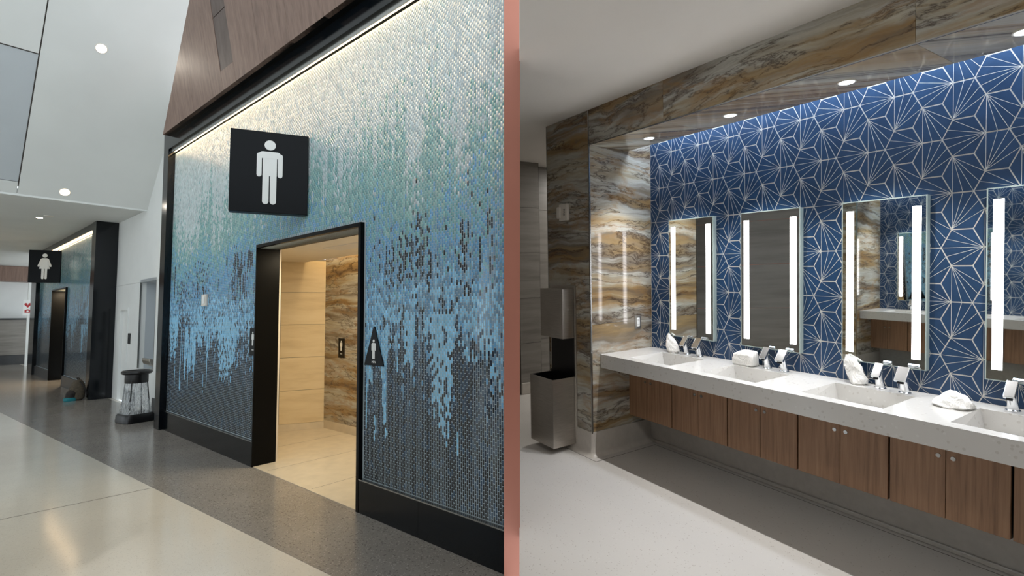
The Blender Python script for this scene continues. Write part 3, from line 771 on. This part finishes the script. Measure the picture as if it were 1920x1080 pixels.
# men's entry interior ---------------------------------------------
g = MB(); g.prism([(XM - .02, DY0), (4.0, DY0), (4.0, 6.98), (2.6, 7.62), (2.6, DY1), (XM - .02, DY1)], 0.002, .006); w = g.build('floor_entry', 'threshold', Mx=ML); struct(w, 'cream floor inside the men\'s entry', 'floor')
for yy in (4.6, 5.5, 6.4):
    g = MB(); g.box(2.5, 4.0, yy, yy + .004, .006, .0063); g.build('floor_joint', 'joint_dark', w)
g = MB(); g.box(2.70, 3.70, DY0 - .1, 7.7, 2.40, 2.46); w = g.build('ceiling_entry', 'warm_ceiling', Mx=ML); struct(w, 'low ceiling inside the men\'s entry', 'ceiling')
g = MB(); g.box(3.70, 4.2, DY0 - .1, 7.7, 2.85, 2.9); g.box(3.69, 3.70, DY0 - .1, 7.7, 2.40, 2.9); w = g.build('ceiling_slot', 'warm_ceiling', Mx=ML); struct(w, 'raised light slot in the men\'s entry ceiling', 'ceiling')
o = thing('cove_light', 'warm linear cove light above the marble wall inside the men\'s entry', 'light', ML)
g = MB(); g.box(3.72, 3.80, DY0, 6.9, 2.80, 2.83); g.build('diffuser', 'led_interior', o)
g = MB(); g.box(3.71, 3.81, DY0, 6.9, 2.83, 2.85); g.build('housing', 'white_plastic', o)
o = thing('ceiling_lamp', 'warm recessed lamp in the men\'s entry ceiling', 'ceiling lamp', ML @ T(3.2, 5.0, 2.40))
g = MB(); g.box(-.12, .12, -.5, .5, -.006, 0); g.build('frame', 'white_plastic', o)
li = bpy.data.lights.new('lamp', 'AREA'); li.shape = 'RECTANGLE'; li.size = .2; li.size_y = .9; li.energy = 34; li.color = (1, .84, .58)
lo = bpy.data.objects.new('lamp', li); col.objects.link(lo); lo.parent = o; lo.matrix_local = Matrix.Translation((0, 0, -.012))
# marble side wall
g = MB(); g.box(3.972, 4.1, DY0 - .1, 6.98, 0, 2.85); w = g.build('wall_entry_side', 'grey_wall', Mx=ML); struct(w, 'marble wall inside the men\'s entry', 'wall')
zz = [.0, .12, 1.0, 1.92, 2.85]
for j in range(1, 4):
    for a, b in ((DY0 - .1, 5.4), (5.4, 6.98)):
        g = MB(); g.box(3.96, 3.972, a + .001, b - .001, zz[j] + .001, zz[j + 1] - .001); g.build('marble_panel', 'marble', w)
g = MB(); g.box(3.955, 3.972, DY0, 6.98, 0, .12); g.build('base', 'threshold', w)
# travertine end wall
P0, P1 = Vector((3.96, 6.97, 0)), Vector((2.55, 7.63, 0)); L_ = (P1 - P0).length; ang = math.atan2((P1 - P0).y, (P1 - P0).x)
MT = ML @ Matrix.Translation(P0) @ Matrix.Rotation(ang, 4, 'Z')        # local x along the wall, -? normal
g = MB(); g.box(0, L_, -.15, -.012, 0, 2.45); w = g.build('wall_entry_end', 'grey_wall', Mx=MT); struct(w, 'travertine tiled wall facing the men\'s doorway', 'wall')
us = [0, .60, 1.2, L_]
for j in range(5):
    for a, b in zip(us[:-1], us[1:]):
        g = MB(); z0 = .1 + .465 * j; g.box(a + .0025, b - .0025, -.012, 0, z0 + .0025, z0 + .4625); g.build('travertine_tile', 'travertine', w)
g = MB(); g.box(0, L_, -.012, .006, 0, .1); g.build('base', 'threshold', w)
g = MB(); g.box(2.6, 4.15, DY0 - .13, DY0 - .1, 0, 2.9); w = g.build('wall_entry_near', 'warm_ceiling', Mx=ML); struct(w, 'plain cream return wall inside the men\'s entry', 'wall')
g = MB(); g.box(2.72, 2.74, DY1 + .02, 7.6, 0, 2.45); w = g.build('wall_entry_back', 'warm_ceiling', Mx=ML); struct(w, 'cream back of the mosaic wall inside the men\'s entry', 'wall')

# timber bulkhead above the mosaic wall ------------------------------
bk = thing('trim_bulkhead', 'brown timber plank bulkhead leaning out above the mosaic wall', 'bulkhead', ML, kind='structure')
def bx(z): return 2.294 - .17 * (z - 4.30)
def plank(ya, yb, za, zb, m, off=0.0, nm_='plank'):
    p = clip_poly([(ya + .0015, za), (yb - .0015, za), (yb - .0015, zb), (ya + .0015, zb)], 1, 1.33, 8.66 + 1.33 * 4.30)
    if len(p) < 3: return
    g = MB(); g.hull([(bx(z) + off, y, z) for y, z in p], [(bx(z) + .05, y, z) for y, z in p]); g.build(nm_, m, bk)
ys = [8.66, 8.02, 7.38, 6.74, 6.42]
for a, b in zip(ys[1:], ys[:-1]):
    if (a, b) == (6.42, 6.74): continue
    plank(a, b, 4.30, 7.4, 'bulkhead_wood')
plank(6.42, 6.74, 4.30, 7.4, 'bulkhead_wood'); 
plank(6.06, 6.42, 4.52, 5.12, 'bulkhead_wood_dark', .004); plank(6.06, 6.42, 5.13, 7.4, 'bulkhead_wood_dark', .004); plank(6.06, 6.42, 4.30, 4.515, 'bulkhead_wood')
yy = 6.06
while yy > 2.5:
    plank(max(2.45, yy - .64), yy, 4.30, 7.4, 'bulkhead_wood'); yy -= .64
g = MB(); g.box(2.297, 2.75, 2.45, 8.655, 4.30, 4.325); g.build('underside', 'black_satin', bk)
p = [(2.345, 4.30), (2.75, 4.30), (2.75, 6.4), (bx(5.45) + .05, 5.45)]
g = MB(); g.hull([(2.34, 8.655, 4.32), (2.75, 8.655, 4.32), (2.75, 7.10, 5.49), (bx(5.45) + .05, 7.12, 5.45)], [(2.34, 8.60, 4.32), (2.75, 8.60, 4.32), (2.75, 7.04, 5.49), (bx(5.45) + .05, 7.06, 5.45)]); g.build('end_board', 'bulkhead_wood', bk)

# ceilings ------------------------------------------------------------
SLX, SLZ0, SLY0 = 1.08, 3.61, 11.17
def sz(y): return SLZ0 + SLX * (SLY0 - y)
cs = thing('ceiling_slope', 'steep white sloping ceiling of the concourse', 'ceiling', ML, kind='structure')
def slope(xa, xb_, ya, yb, m, off=0.0):
    n = Vector((0, -SLX, -1)).normalized()
    g = MB(); fr = [Vector((x, y, sz(y))) + n * off for x, y in ((xa, ya), (xb_, ya), (xb_, yb), (xa, yb))]; bk_ = [p - n * (.06 + off) for p in fr]
    g.hull(fr, bk_); g.build('ceiling_panel', m, cs)
G = .008
slope(1.02 + G, 3.0, 4.2, SLY0, 'ceiling_white'); slope(-3.0, 1.02 - G, 4.2, 9.57 - G, 'ceiling_white'); slope(-3.0, 1.02 - G, 9.57 + G, 11.02, 'ceiling_panel', -.012); slope(-3.0, 1.02 - G, 11.02 + G, SLY0, 'ceiling_white')
slope(-9.0, -3.0 - G, 4.2, SLY0, 'ceiling_white')
g = MB(); g.hull([(x, y, sz(y) + .03) for x, y in ((-9, 4.2), (3.0, 4.2), (3.0, 11.1), (-9, 11.1))], [(x, y, sz(y) + .09) for x, y in ((-9, 4.2), (3.0, 4.2), (3.0, 11.1), (-9, 11.1))]); g.build('backing', 'joint_dark', cs)
g = MB(); g.box(-9, 5.5, SLY0 + .002, 34, 3.61, 3.70); g.box(-9, 3.0, SLY0, SLY0 + .03, 3.58, 3.66); w = g.build('ceiling_low', 'ceiling_white', Mx=ML); struct(w, 'low flat white ceiling in front of the women\'s doorway', 'ceiling')
g = MB(); g.box(-9, 3.0, -1.5, 4.25, 11.1, 11.2); w = g.build('ceiling_high', 'ceiling_white', Mx=ML); struct(w, 'high white roof of the concourse', 'ceiling')
nS = Vector((0, -SLX, -1)).normalized(); MS = Matrix.Rotation(-math.atan2(SLX, 1), 4, 'X')
for i, (x, y) in enumerate(((1.66, 9.33), (1.58, 11.09 - .02))):
    o = downlight(ML @ T(x, y, sz(y)) @ MS, ['glowing round downlight high in the sloping white ceiling', 'glowing round downlight at the low edge of the sloping white ceiling'][i], 'downlights in the sloping ceiling', r=.062, energy=22, color=(1, .9, .76), lens='lamp_warm', ang=110)
downlight(ML @ T(1.57, 13.5, 3.61), 'small downlight in the low ceiling before the women\'s sign', 'downlights in the low ceiling', r=.05, energy=30, color=(1, .92, .8), lens='lamp_warm')
g = MB(); g.tube([(0, 0, -.01), (0, 0, 0)], [.07, .075], 20); o = g.build('smoke_detector', 'white_plastic', Mx=ML @ T(1.66, 13.15, 3.61)); tag(o, 'round white smoke detector on the low ceiling', 'smoke detector')
for i, yy in enumerate((17.5, 21.5, 25.5)):
    downlight(ML @ T(1.2, yy, 3.61), ['round lamp in the low ceiling facing the women\'s doorway', 'round lamp in the low ceiling past the women\'s doorway', 'round lamp in the low ceiling near the far counter'][i], 'downlights in the low ceiling', r=.05, energy=40, color=(1, .92, .8), lens='lamp_warm')

# white recess wall with niche and service door -----------------------
XR = 2.76
def wsec(name, label, boxes):
    o = thing(name, label, 'wall', ML, kind='structure')
    for x0, x1, y0, y1, z0, z1, m, n in boxes: MB().box(x0, x1, y0, y1, z0, z1).build(n, m, o)
WP, CP, ST = 'white_paint', 'ceiling_panel', 'steel_trim'
wsec('wall_recess_upper', 'tall white wall above the drinking fountain niche', [(XR, XR + .1, 8.9, 13.2, 2.284, 5.2, WP, 'panel')])
wsec('wall_recess_near', 'white wall panel between the black post and the fountain niche', [(XR, XR + .1, 8.9, 10.45, 0, 2.28, WP, 'panel'), (XR - .004, XR + .02, 10.45, 10.465, .70, 2.28, ST, 'niche_trim'), (XR - .014, XR, 8.98, 10.44, 0, .26, 'dark_base', 'base')])
wsec('wall_recess_far', 'white wall panel between the fountain niche and the low service door', [(XR, XR + .1, 11.42, 12.16, 0, 2.28, WP, 'panel'), (XR - .004, XR + .02, 11.405, 11.42, .70, 2.28, ST, 'niche_trim'), (XR - .014, XR, 11.46, 12.08, 0, .26, 'dark_base', 'base')])
wsec('wall_recess_end', 'white wall panel beside the far black post', [(XR, XR + .1, 12.66, 13.2, 0, 2.28, WP, 'panel')])
wsec('wall_recess_door_head', 'white wall panel above the low service door', [(XR, XR + .1, 12.16, 12.66, 1.78, 2.28, WP, 'panel')])
wsec('wall_niche_side_far', 'far grey cheek of the fountain niche', [(XR + .1, XR + .5, 11.42, 11.46, 0, 2.33, CP, 'cheek')])
wsec('wall_niche_side_near', 'near grey cheek of the fountain niche', [(XR + .1, XR + .5, 10.40, 10.45, 0, 2.33, CP, 'cheek')])
wsec('wall_niche_back', 'grey back of the fountain niche', [(XR + .45, XR + .5, 10.45, 11.42, .69, 2.33, CP, 'back')])
wsec('wall_niche_head', 'grey head of the fountain niche', [(XR, XR + .45, 10.45, 11.42, 2.281, 2.33, CP, 'head')])
wsec('wall_niche_sill', 'white low wall below the drinking fountain', [(XR, XR + .5, 10.45, 11.42, 0, .69, WP, 'panel')])
d2 = thing('door_2', 'low white service door in the recess wall', 'door', ML @ T(XR, 12.41, 0), kind='structure')
g = MB(); g.box(.03, .07, -.245, .245, 0.01, 1.775); g.build('leaf', 'white_paint', d2)
g = MB(); g.box(-.02, .03, -.30, -.245, 0, 1.83); g.box(-.02, .03, .245, .30, 0, 1.83); g.box(-.02, .03, -.245, .245, 1.775, 1.83); g.build('frame', 'white_paint', d2)
o = thing('wall_plate', 'small black card reader on the white recess wall', 'card reader', ML @ T(XR, 11.98, 1.13))
g = MB(); g.box(-.02, 0, -.06, .06, 0, .20); b_ = g.build('housing', 'black_plastic', o, bevel=.006); MB().box(-.022, -.02, -.03, .03, .12, .16).build('reader_window', 'dark_base', b_)
# drinking fountain in the niche
o = thing('drinking_fountain', 'steel drinking fountain with bottle filler in the white niche', 'fountain', ML @ T(XR + .42, 10.92, 0))
g = MB()
pr = [(-.40, .80), (-.42, .86), (-.42, .90), (-.38, .90), (-.34, .86), (-.08, .86), (-.05, .91), (0, .91), (0, .72), (-.2, .70)]
g.hull([(x, -.22, z) for x, z in pr], [(x, .22, z) for x, z in pr]); g.build('basin', 'steel', o, bevel=.006)
g = MB(); g.tube([(-.10, .1, .88), (-.10, .1, .96), (-.14, .1, .99), (-.18, .1, .97)], .012, 12); g.build('spout', 'chrome', o, smooth=True)
g = MB(); g.box(-.06, 0, .05, .16, .95, 1.18); g.build('bottle_filler', 'black_plastic', o, bevel=.008)

# clear-bag waste bin ---------------------------------------------------
o = thing('waste_bin', 'round black topped bin with clear bag on a square black base', 'bin', ML @ T(2.375, 9.82, .002, .15))
def sqring(h, z, r=.3, n=24):
    out = []
    for k in range(n):
        a = 2 * math.pi * (k + .5) / n; c, s = math.cos(a), math.sin(a); e = r
        out.append((h * math.copysign(abs(c) ** e, c), h * math.copysign(abs(s) ** e, s), z))
    return out
g = MB(); g.rings([sqring(.205, 0), sqring(.215, .01), sqring(.21, .10), sqring(.19, .135)]); g.build('base', 'black_plastic', o, smooth=True)
g = MB(); g.rings([sqring(.185, .13, .35), sqring(.18, .2, .5), sqring(.165, .35, .7), sqring(.15, .52, .9), sqring(.148, .64, 1)], cap=False); bag = g.build('clear_bag', 'clear_bag', o, smooth=True)
g = MB(); rp = [(.150, .60), (.155, .61), (.155, .74), (.14, .74), (.14, .61)]
g.rings([[(r * math.cos(2 * math.pi * k / 28), r * math.sin(2 * math.pi * k / 28), z) for k in range(28)] for r, z in rp], cap=False); g.build('collar', 'black_plastic', o, smooth=True)
rim = []
for i in range(13):
    a = 2 * math.pi * i / 12; rim.append((.175 + .03 * math.cos(a), .765 + .03 * math.sin(a)))
g = MB(); g.rings([[(r * math.cos(2 * math.pi * k / 32), r * math.sin(2 * math.pi * k / 32), z) for k in range(32)] for r, z in rim], cap=False); g.build('rim', 'black_plastic', o, smooth=True)
for k in range(4):
    a = math.pi / 4 + k * math.pi / 2; g = MB(); g.tube([(.20 * math.cos(a), .20 * math.sin(a), .10), (.15 * math.cos(a), .15 * math.sin(a), .66)], .008, 8); g.build('support_rod', 'black_plastic', o)
# backpack ----------------------------------------------------------------
o = thing('backpack', 'olive backpack slumped against the women\'s wall with a teal bag at its foot', 'backpack', ML @ T(2.235, 13.42, .002, .2))
def blob(rs, n=18, amp=.01, seed=1):
    r = random.Random(seed); ph = [r.uniform(0, 6.28) for _ in range(4)]; out = []
    for i, (cx, cy, cz, rx, ry) in enumerate(rs):
        out.append([(cx + math.copysign(abs(math.cos(a)) ** .75, math.cos(a)) * (rx + amp * math.sin(3 * a + ph[0] + i)), cy + math.copysign(abs(math.sin(a)) ** .75, math.sin(a)) * (ry + amp * math.sin(2 * a + ph[1] - i)), cz) for a in [2 * math.pi * k / n for k in range(n)]])
    return out
g = MB(); g.rings(blob([(0, 0, 0, .10, .13), (0, 0, .03, .125, .16), (.0, 0, .14, .125, .16), (.02, 0, .24, .11, .14), (.035, 0, .33, .085, .11), (.045, 0, .385, .05, .07), (.05, 0, .40, .01, .02)])); bd = g.build('body', 'pack_olive', o, smooth=True)
g = MB(); g.rings(blob([(-.09, -.05, .03, .07, .09), (-.10, -.05, .06, .085, .10), (-.095, -.05, .15, .075, .10), (-.075, -.04, .21, .03, .05)], seed=4)); g.build('front_pocket', 'pack_dark', bd, smooth=True)
g = MB(); g.tube([(.03, -.08, .36), (.09, -.13, .25), (.13, -.15, .10), (.15, -.13, .02)], .017, 8); g.build('strap', 'pack_dark', bd, smooth=True)
g = MB(); g.tube([(.05, -.02, .385), (.03, -.04, .43), (.02, .02, .43), (.05, .04, .385)], .010, 8); g.build('handle', 'pack_dark', bd, smooth=True)
g = MB(); g.rings(blob([(-.13, -.10, 0, .09, .07), (-.13, -.10, .02, .10, .08), (-.13, -.10, .06, .09, .07), (-.12, -.10, .075, .04, .03)], seed=9, amp=.006)); g.build('teal_pouch', 'pack_teal', o, smooth=True)

# restroom signs -----------------------------------------------------------
def capsule(g, u0, v0, u1, v1, r0, r1, d0, d1, m=0, n=9):
    """rounded bar in the (u,v) plane, extruded along y from d0 to d1"""
    d0 = d0 - .0004 * (len(g.f) % 11) / 3; dx, dy = u1 - u0, v1 - v0; a0 = math.atan2(dy, dx); p = []
    for k in range(n): a = a0 + math.pi / 2 + math.pi * k / (n - 1); p.append((u0 + r0 * math.cos(a), v0 + r0 * math.sin(a)))
    for k in range(n): a = a0 - math.pi / 2 + math.pi * k / (n - 1); p.append((u1 + r1 * math.cos(a), v1 + r1 * math.sin(a)))
    g.hull([(u, d0, v) for u, v in p], [(u, d1, v) for u, v in p], m)
def pictogram(kind, s, d0, d1):
    """figure about one unit tall, centred; u right, v up"""
    g = MB(); C = lambda a, b, c, d, r, q=None: capsule(g, a * s, b * s, c * s, d * s, r * s, (r if q is None else q) * s, d0, d1)
    C(-.0001, .415, .0001, .415, .078)
    if kind == 'man':
        C(-.10, .262, .10, .262, .052)
        pg = [(-.098, .26), (.098, .26), (.098, -.06), (-.098, -.06)]; g.hull([(u * s, d0, v * s) for u, v in pg], [(u * s, d1, v * s) for u, v in pg])
        C(-.145, .255, -.145, -.045, .034); C(.145, .255, .145, -.045, .034)
        C(-.052, .0, -.052, -.452, .044); C(.052, .0, .052, -.452, .044)
    else:
        C(-.06, .262, .06, .262, .052)
        pg = [(-.075, .28), (.075, .28), (.17, -.10), (-.17, -.10)]; g.hull([(u * s, d0, v * s) for u, v in pg], [(u * s, d1, v * s) for u, v in pg])
        C(-.095, .262, -.185, .01, .033); C(.095, .262, .185, .01, .033)
        C(-.05, -.08, -.05, -.455, .038); C(.05, -.08, .05, -.455, .038)
    return g
def flag_sign(kind, Mx, w, h, label):
    """wall end at origin, board runs along -x, faces -y"""
    o = thing('restroom_sign', label, 'sign', Mx)
    g = MB(); g.box(-w, 0, 0, .11, 0, h); g.build('board', 'sign_black', o, bevel=.004)
    g = pictogram(kind, h * .80, -.006, .001)
    g.v = [(x - w * .5, y, z + h * .5) for x, y, z in g.v]; g.build('pictogram', 'sign_white', o)
    g = MB(); g.box(-.02, .06, .03, .08, h * .15, h * .25); g.box(-.02, .06, .03, .08, h * .75, h * .85); g.build('bracket', 'black_metal', o)
SA = math.radians(-27)
flag_sign('man', ML @ T(2.475, 4.72, 2.595, SA), .68, .785, 'large black square sign with white man figure projecting above the doorway')
flag_sign('woman', ML @ T(2.475, 17.4, 2.56, math.radians(-30)), .66, .83, 'large black square sign with white woman figure projecting from the far mosaic wall')
def plate(Mx, w, h, label, kind, txt=True, tri=False):
    o = thing('room_plate', label, 'sign', Mx)          # faces -x, origin bottom centre
    g = MB()
    if tri: g.hull([(0, -w, 0), (0, w, 0), (0, .006, h), (0, -.006, h)], [(-.008, -w, 0), (-.008, w, 0), (-.008, .006, h), (-.008, -.006, h)])
    else: g.box(-.008, 0, -w, w, 0, h)
    b_ = g.build('plate', 'sign_black', o)
    s_ = h * (.5 if tri else .52); p = pictogram(kind, s_, -.003, .0005)
    zc = h * (.42 if tri else .62)
    p.v = [(-.008 + y, -x, z + zc) for x, y, z in p.v]; p.build('pictogram', 'sign_white', o)
    me = text_mesh('MEN' if kind == 'man' else 'WOMEN', h * .085, 'lettering'); me.materials.append(M['sign_white'])
    inst('lettering', me, b_, Matrix.Translation((-.0085, 0, h * (.09 if tri else .2))) @ Matrix(((0, 0, -1), (-1, 0, 0), (0, 1, 0))).to_4x4())
plate(ML @ T(XM, 5.89, 1.185), .085, .30, 'narrow black plate with man figure on the mosaic beside the doorway', 'man')
plate(ML @ T(3.96, 6.52, 1.03), .075, .27, 'narrow black plate with man figure on the marble wall inside the entry', 'man')
plate(ML @ T(XM - .004, 3.60, 1.20), .135, .32, 'black triangular plate with man figure on the mosaic near the dividing wall', 'man', tri=True)
o = thing('fire_alarm', 'small white strobe box on the mosaic wall', 'alarm', ML @ T(XM, 7.345, 1.76))
g = MB(); g.box(-.03, 0, -.07, .07, 0, .15); bd = g.build('housing', 'white_plastic', o, bevel=.006); MB().box(-.045, -.03, -.055, -.005, .03, .12).build('strobe_lens', 'sign_white', o, bevel=.006)

# women's mosaic wall ---------------------------------------------------------
WY0, WY1, WD0, WD1, WT = 13.45, 20.6, 16.45, 18.25, 3.44
g = MB(); g.box(XM + .003, XM + .2, WY0 - .3, WD0, 0, WT); g.box(XM + .003, XM + .2, WD1, WY1 + .2, 0, WT); g.box(XM + .003, XM + .2, WD0, WD1, DZ, WT)
wz = g.build('wall_mosaic_far', 'grout_light', Mx=ML); struct(wz, 'far glass mosaic wall around the women\'s doorway', 'wall')
mosaic(wz, WY0, WY1, BASEZ + .01, WT, (WD0 - .03, WD1 + .03, DZ + .03), XM - .0005, 21, deep=False)
tr = thing('trim_2', 'black frame and grey base of the far mosaic wall', 'trim', ML, kind='structure')
MB().box(2.385, 2.76, 13.12, WY0, 0, 3.61).build('side_post', 'black_metal', tr); MB().box(2.40, 2.7, WY1, WY1 + .9, 0, 2.9).build('side_post', 'black_metal', tr)
MB().box(2.40, 2.7, WY0, WY1 + .3, 3.47, 3.61).build('top_band', 'black_metal', tr); MB().box(2.445, 2.48, WY0, WY1, 3.45, 3.465).build('led_strip', 'led_warm', tr)
MB().box(2.455, 2.5, WY0, WD0 - .03, 0, BASEZ).build('base_panel', 'dark_base', tr); MB().box(2.455, 2.5, WD1 + .03, WY1, 0, BASEZ).build('base_panel', 'dark_base', tr)
dr = thing('door_3', 'black lined opening into the women\'s restroom', 'doorway', ML, kind='structure')
MB().box(2.45, 2.95, WD1 - .01, WD1 + .03, 0, DZ).build('jamb', 'black_satin', dr); MB().box(2.45, 2.71, WD0 - .03, WD0, 0, DZ).build('jamb', 'black_satin', dr); MB().box(2.45, 2.95, WD0 - .03, WD1 + .03, DZ, DZ + .03).build('head', 'black_satin', dr)
g = MB(); g.box(2.95, 3.05, 15.5, 23, 0, 2.6); w = g.build('wall_women_entry', 'travertine', Mx=ML); struct(w, 'tan wall inside the women\'s entry', 'wall')
g = MB(); g.box(2.5, 2.95, 15.5, WD1, DZ + .01, DZ + .05); w = g.build('ceiling_women_entry', 'warm_ceiling', Mx=ML); struct(w, 'ceiling inside the women\'s entry', 'ceiling')

o = thing('ceiling_lamp', 'warm recessed lamp inside the women\'s entry', 'ceiling lamp', ML @ T(2.76, 17.4, DZ + .008))  # lamp added to brighten the entry behind the opening
MB().box(-.1, .1, -.3, .3, -.006, 0).build('frame', 'white_plastic', o)
li = bpy.data.lights.new('lamp', 'AREA'); li.shape = 'RECTANGLE'; li.size = .16; li.size_y = .5; li.energy = 45; li.color = (1, .8, .55)
lo = bpy.data.objects.new('lamp', li); col.objects.link(lo); lo.parent = o; lo.matrix_local = Matrix.Translation((0, 0, -.012))
# far end -----------------------------------------------------------------------
g = MB(); g.box(-9, 5.5, 27.0, 27.2, 0, 3.7); w = g.build('wall_concourse_end', 'white_paint', Mx=ML); struct(w, 'white wall at the far end of the concourse', 'wall')
MB().box(-9, 5.5, 26.2, 27.0, 3.05, 3.6).build('timber_valance', 'bulkhead_wood', w)
o = thing('counter_block', 'grey stone clad counter front with dark base at the far end of the concourse', 'counter', ML @ T(1.0, 26.0, .002))
for k in range(4): MB().box(-2 + k * 1.0, -2 + k * 1.0 + .992, 0, .9, .35, 1.62).build('panel', 'grey_tile', o)
MB().box(-2, 2.0, .02, .9, 0, .35).build('base', 'dark_base', o); MB().box(-2.02, 2.02, -.03, .9, 1.62, 1.68).build('worktop', 'dark_base', o)
o = thing('aid_sign', 'small white wall sign with red heart and camera symbols far down the concourse', 'sign', ML @ T(2.72, 24.6, 1.78) @ Matrix.Scale(.72, 4))
g = MB(); g.box(-.22, .12, 0, .03, 0, .75); b_ = g.build('board', 'sign_white', o)
g = MB(); g.tube([(-.12, -.003, .53), (-.12, .0, .53)], [.06, .06], 14); g.tube([(.02, -.003, .53), (.02, .0, .53)], [.06, .06], 14); g.hull([(-.17, -.003, .50), (.07, -.003, .50), (-.05, -.003, .36)], [(-.17, 0, .50), (.07, 0, .50), (-.05, 0, .36)]); g.build('heart_symbol', 'red_print', o)
g = MB(); g.box(-.16, .06, -.003, 0, .12, .26); g.box(-.09, -.01, -.003, 0, .26, .29); cs_ = g.build('camera_symbol', 'red_print', o); g = MB(); g.tube([(-.05, -.005, .19), (-.05, -.003, .19)], [.04, .04], 12); g.build('lens_symbol', 'sign_white', cs_)
g = MB(); g.box(2.68, 2.76, 24.62, 24.72, 0, 3.61); w = g.build('trim_post', 'white_paint', Mx=ML); struct(w, 'slim white post carrying the far sign', 'post')

# glazed facade across the concourse ------------------------------------------------
fc = thing('wall_facade', 'glazed facade across the concourse, reflected in the mosaic', 'facade', ML, kind='structure')
MB().box(-9.3, -9.0, -1.5, 34, 0, .55).build('sill_wall', 'dark_base', fc)
MB().box(-9.3, -9.0, -1.5, 34, 6.6, 11.2).build('upper_wall', 'facade_white', fc)
me = MB().box(-9.22, -9.04, -.05, .05, .55, 6.6).mesh('mullion', 'mullion')
for k in range(18): inst('mullion', me, fc, T(0, -1.2 + 2.05 * k, 0))
for z in (2.6, 4.6): MB().box(-9.2, -9.06, -1.5, 34, z - .03, z + .03).build('transom', 'mullion', fc)
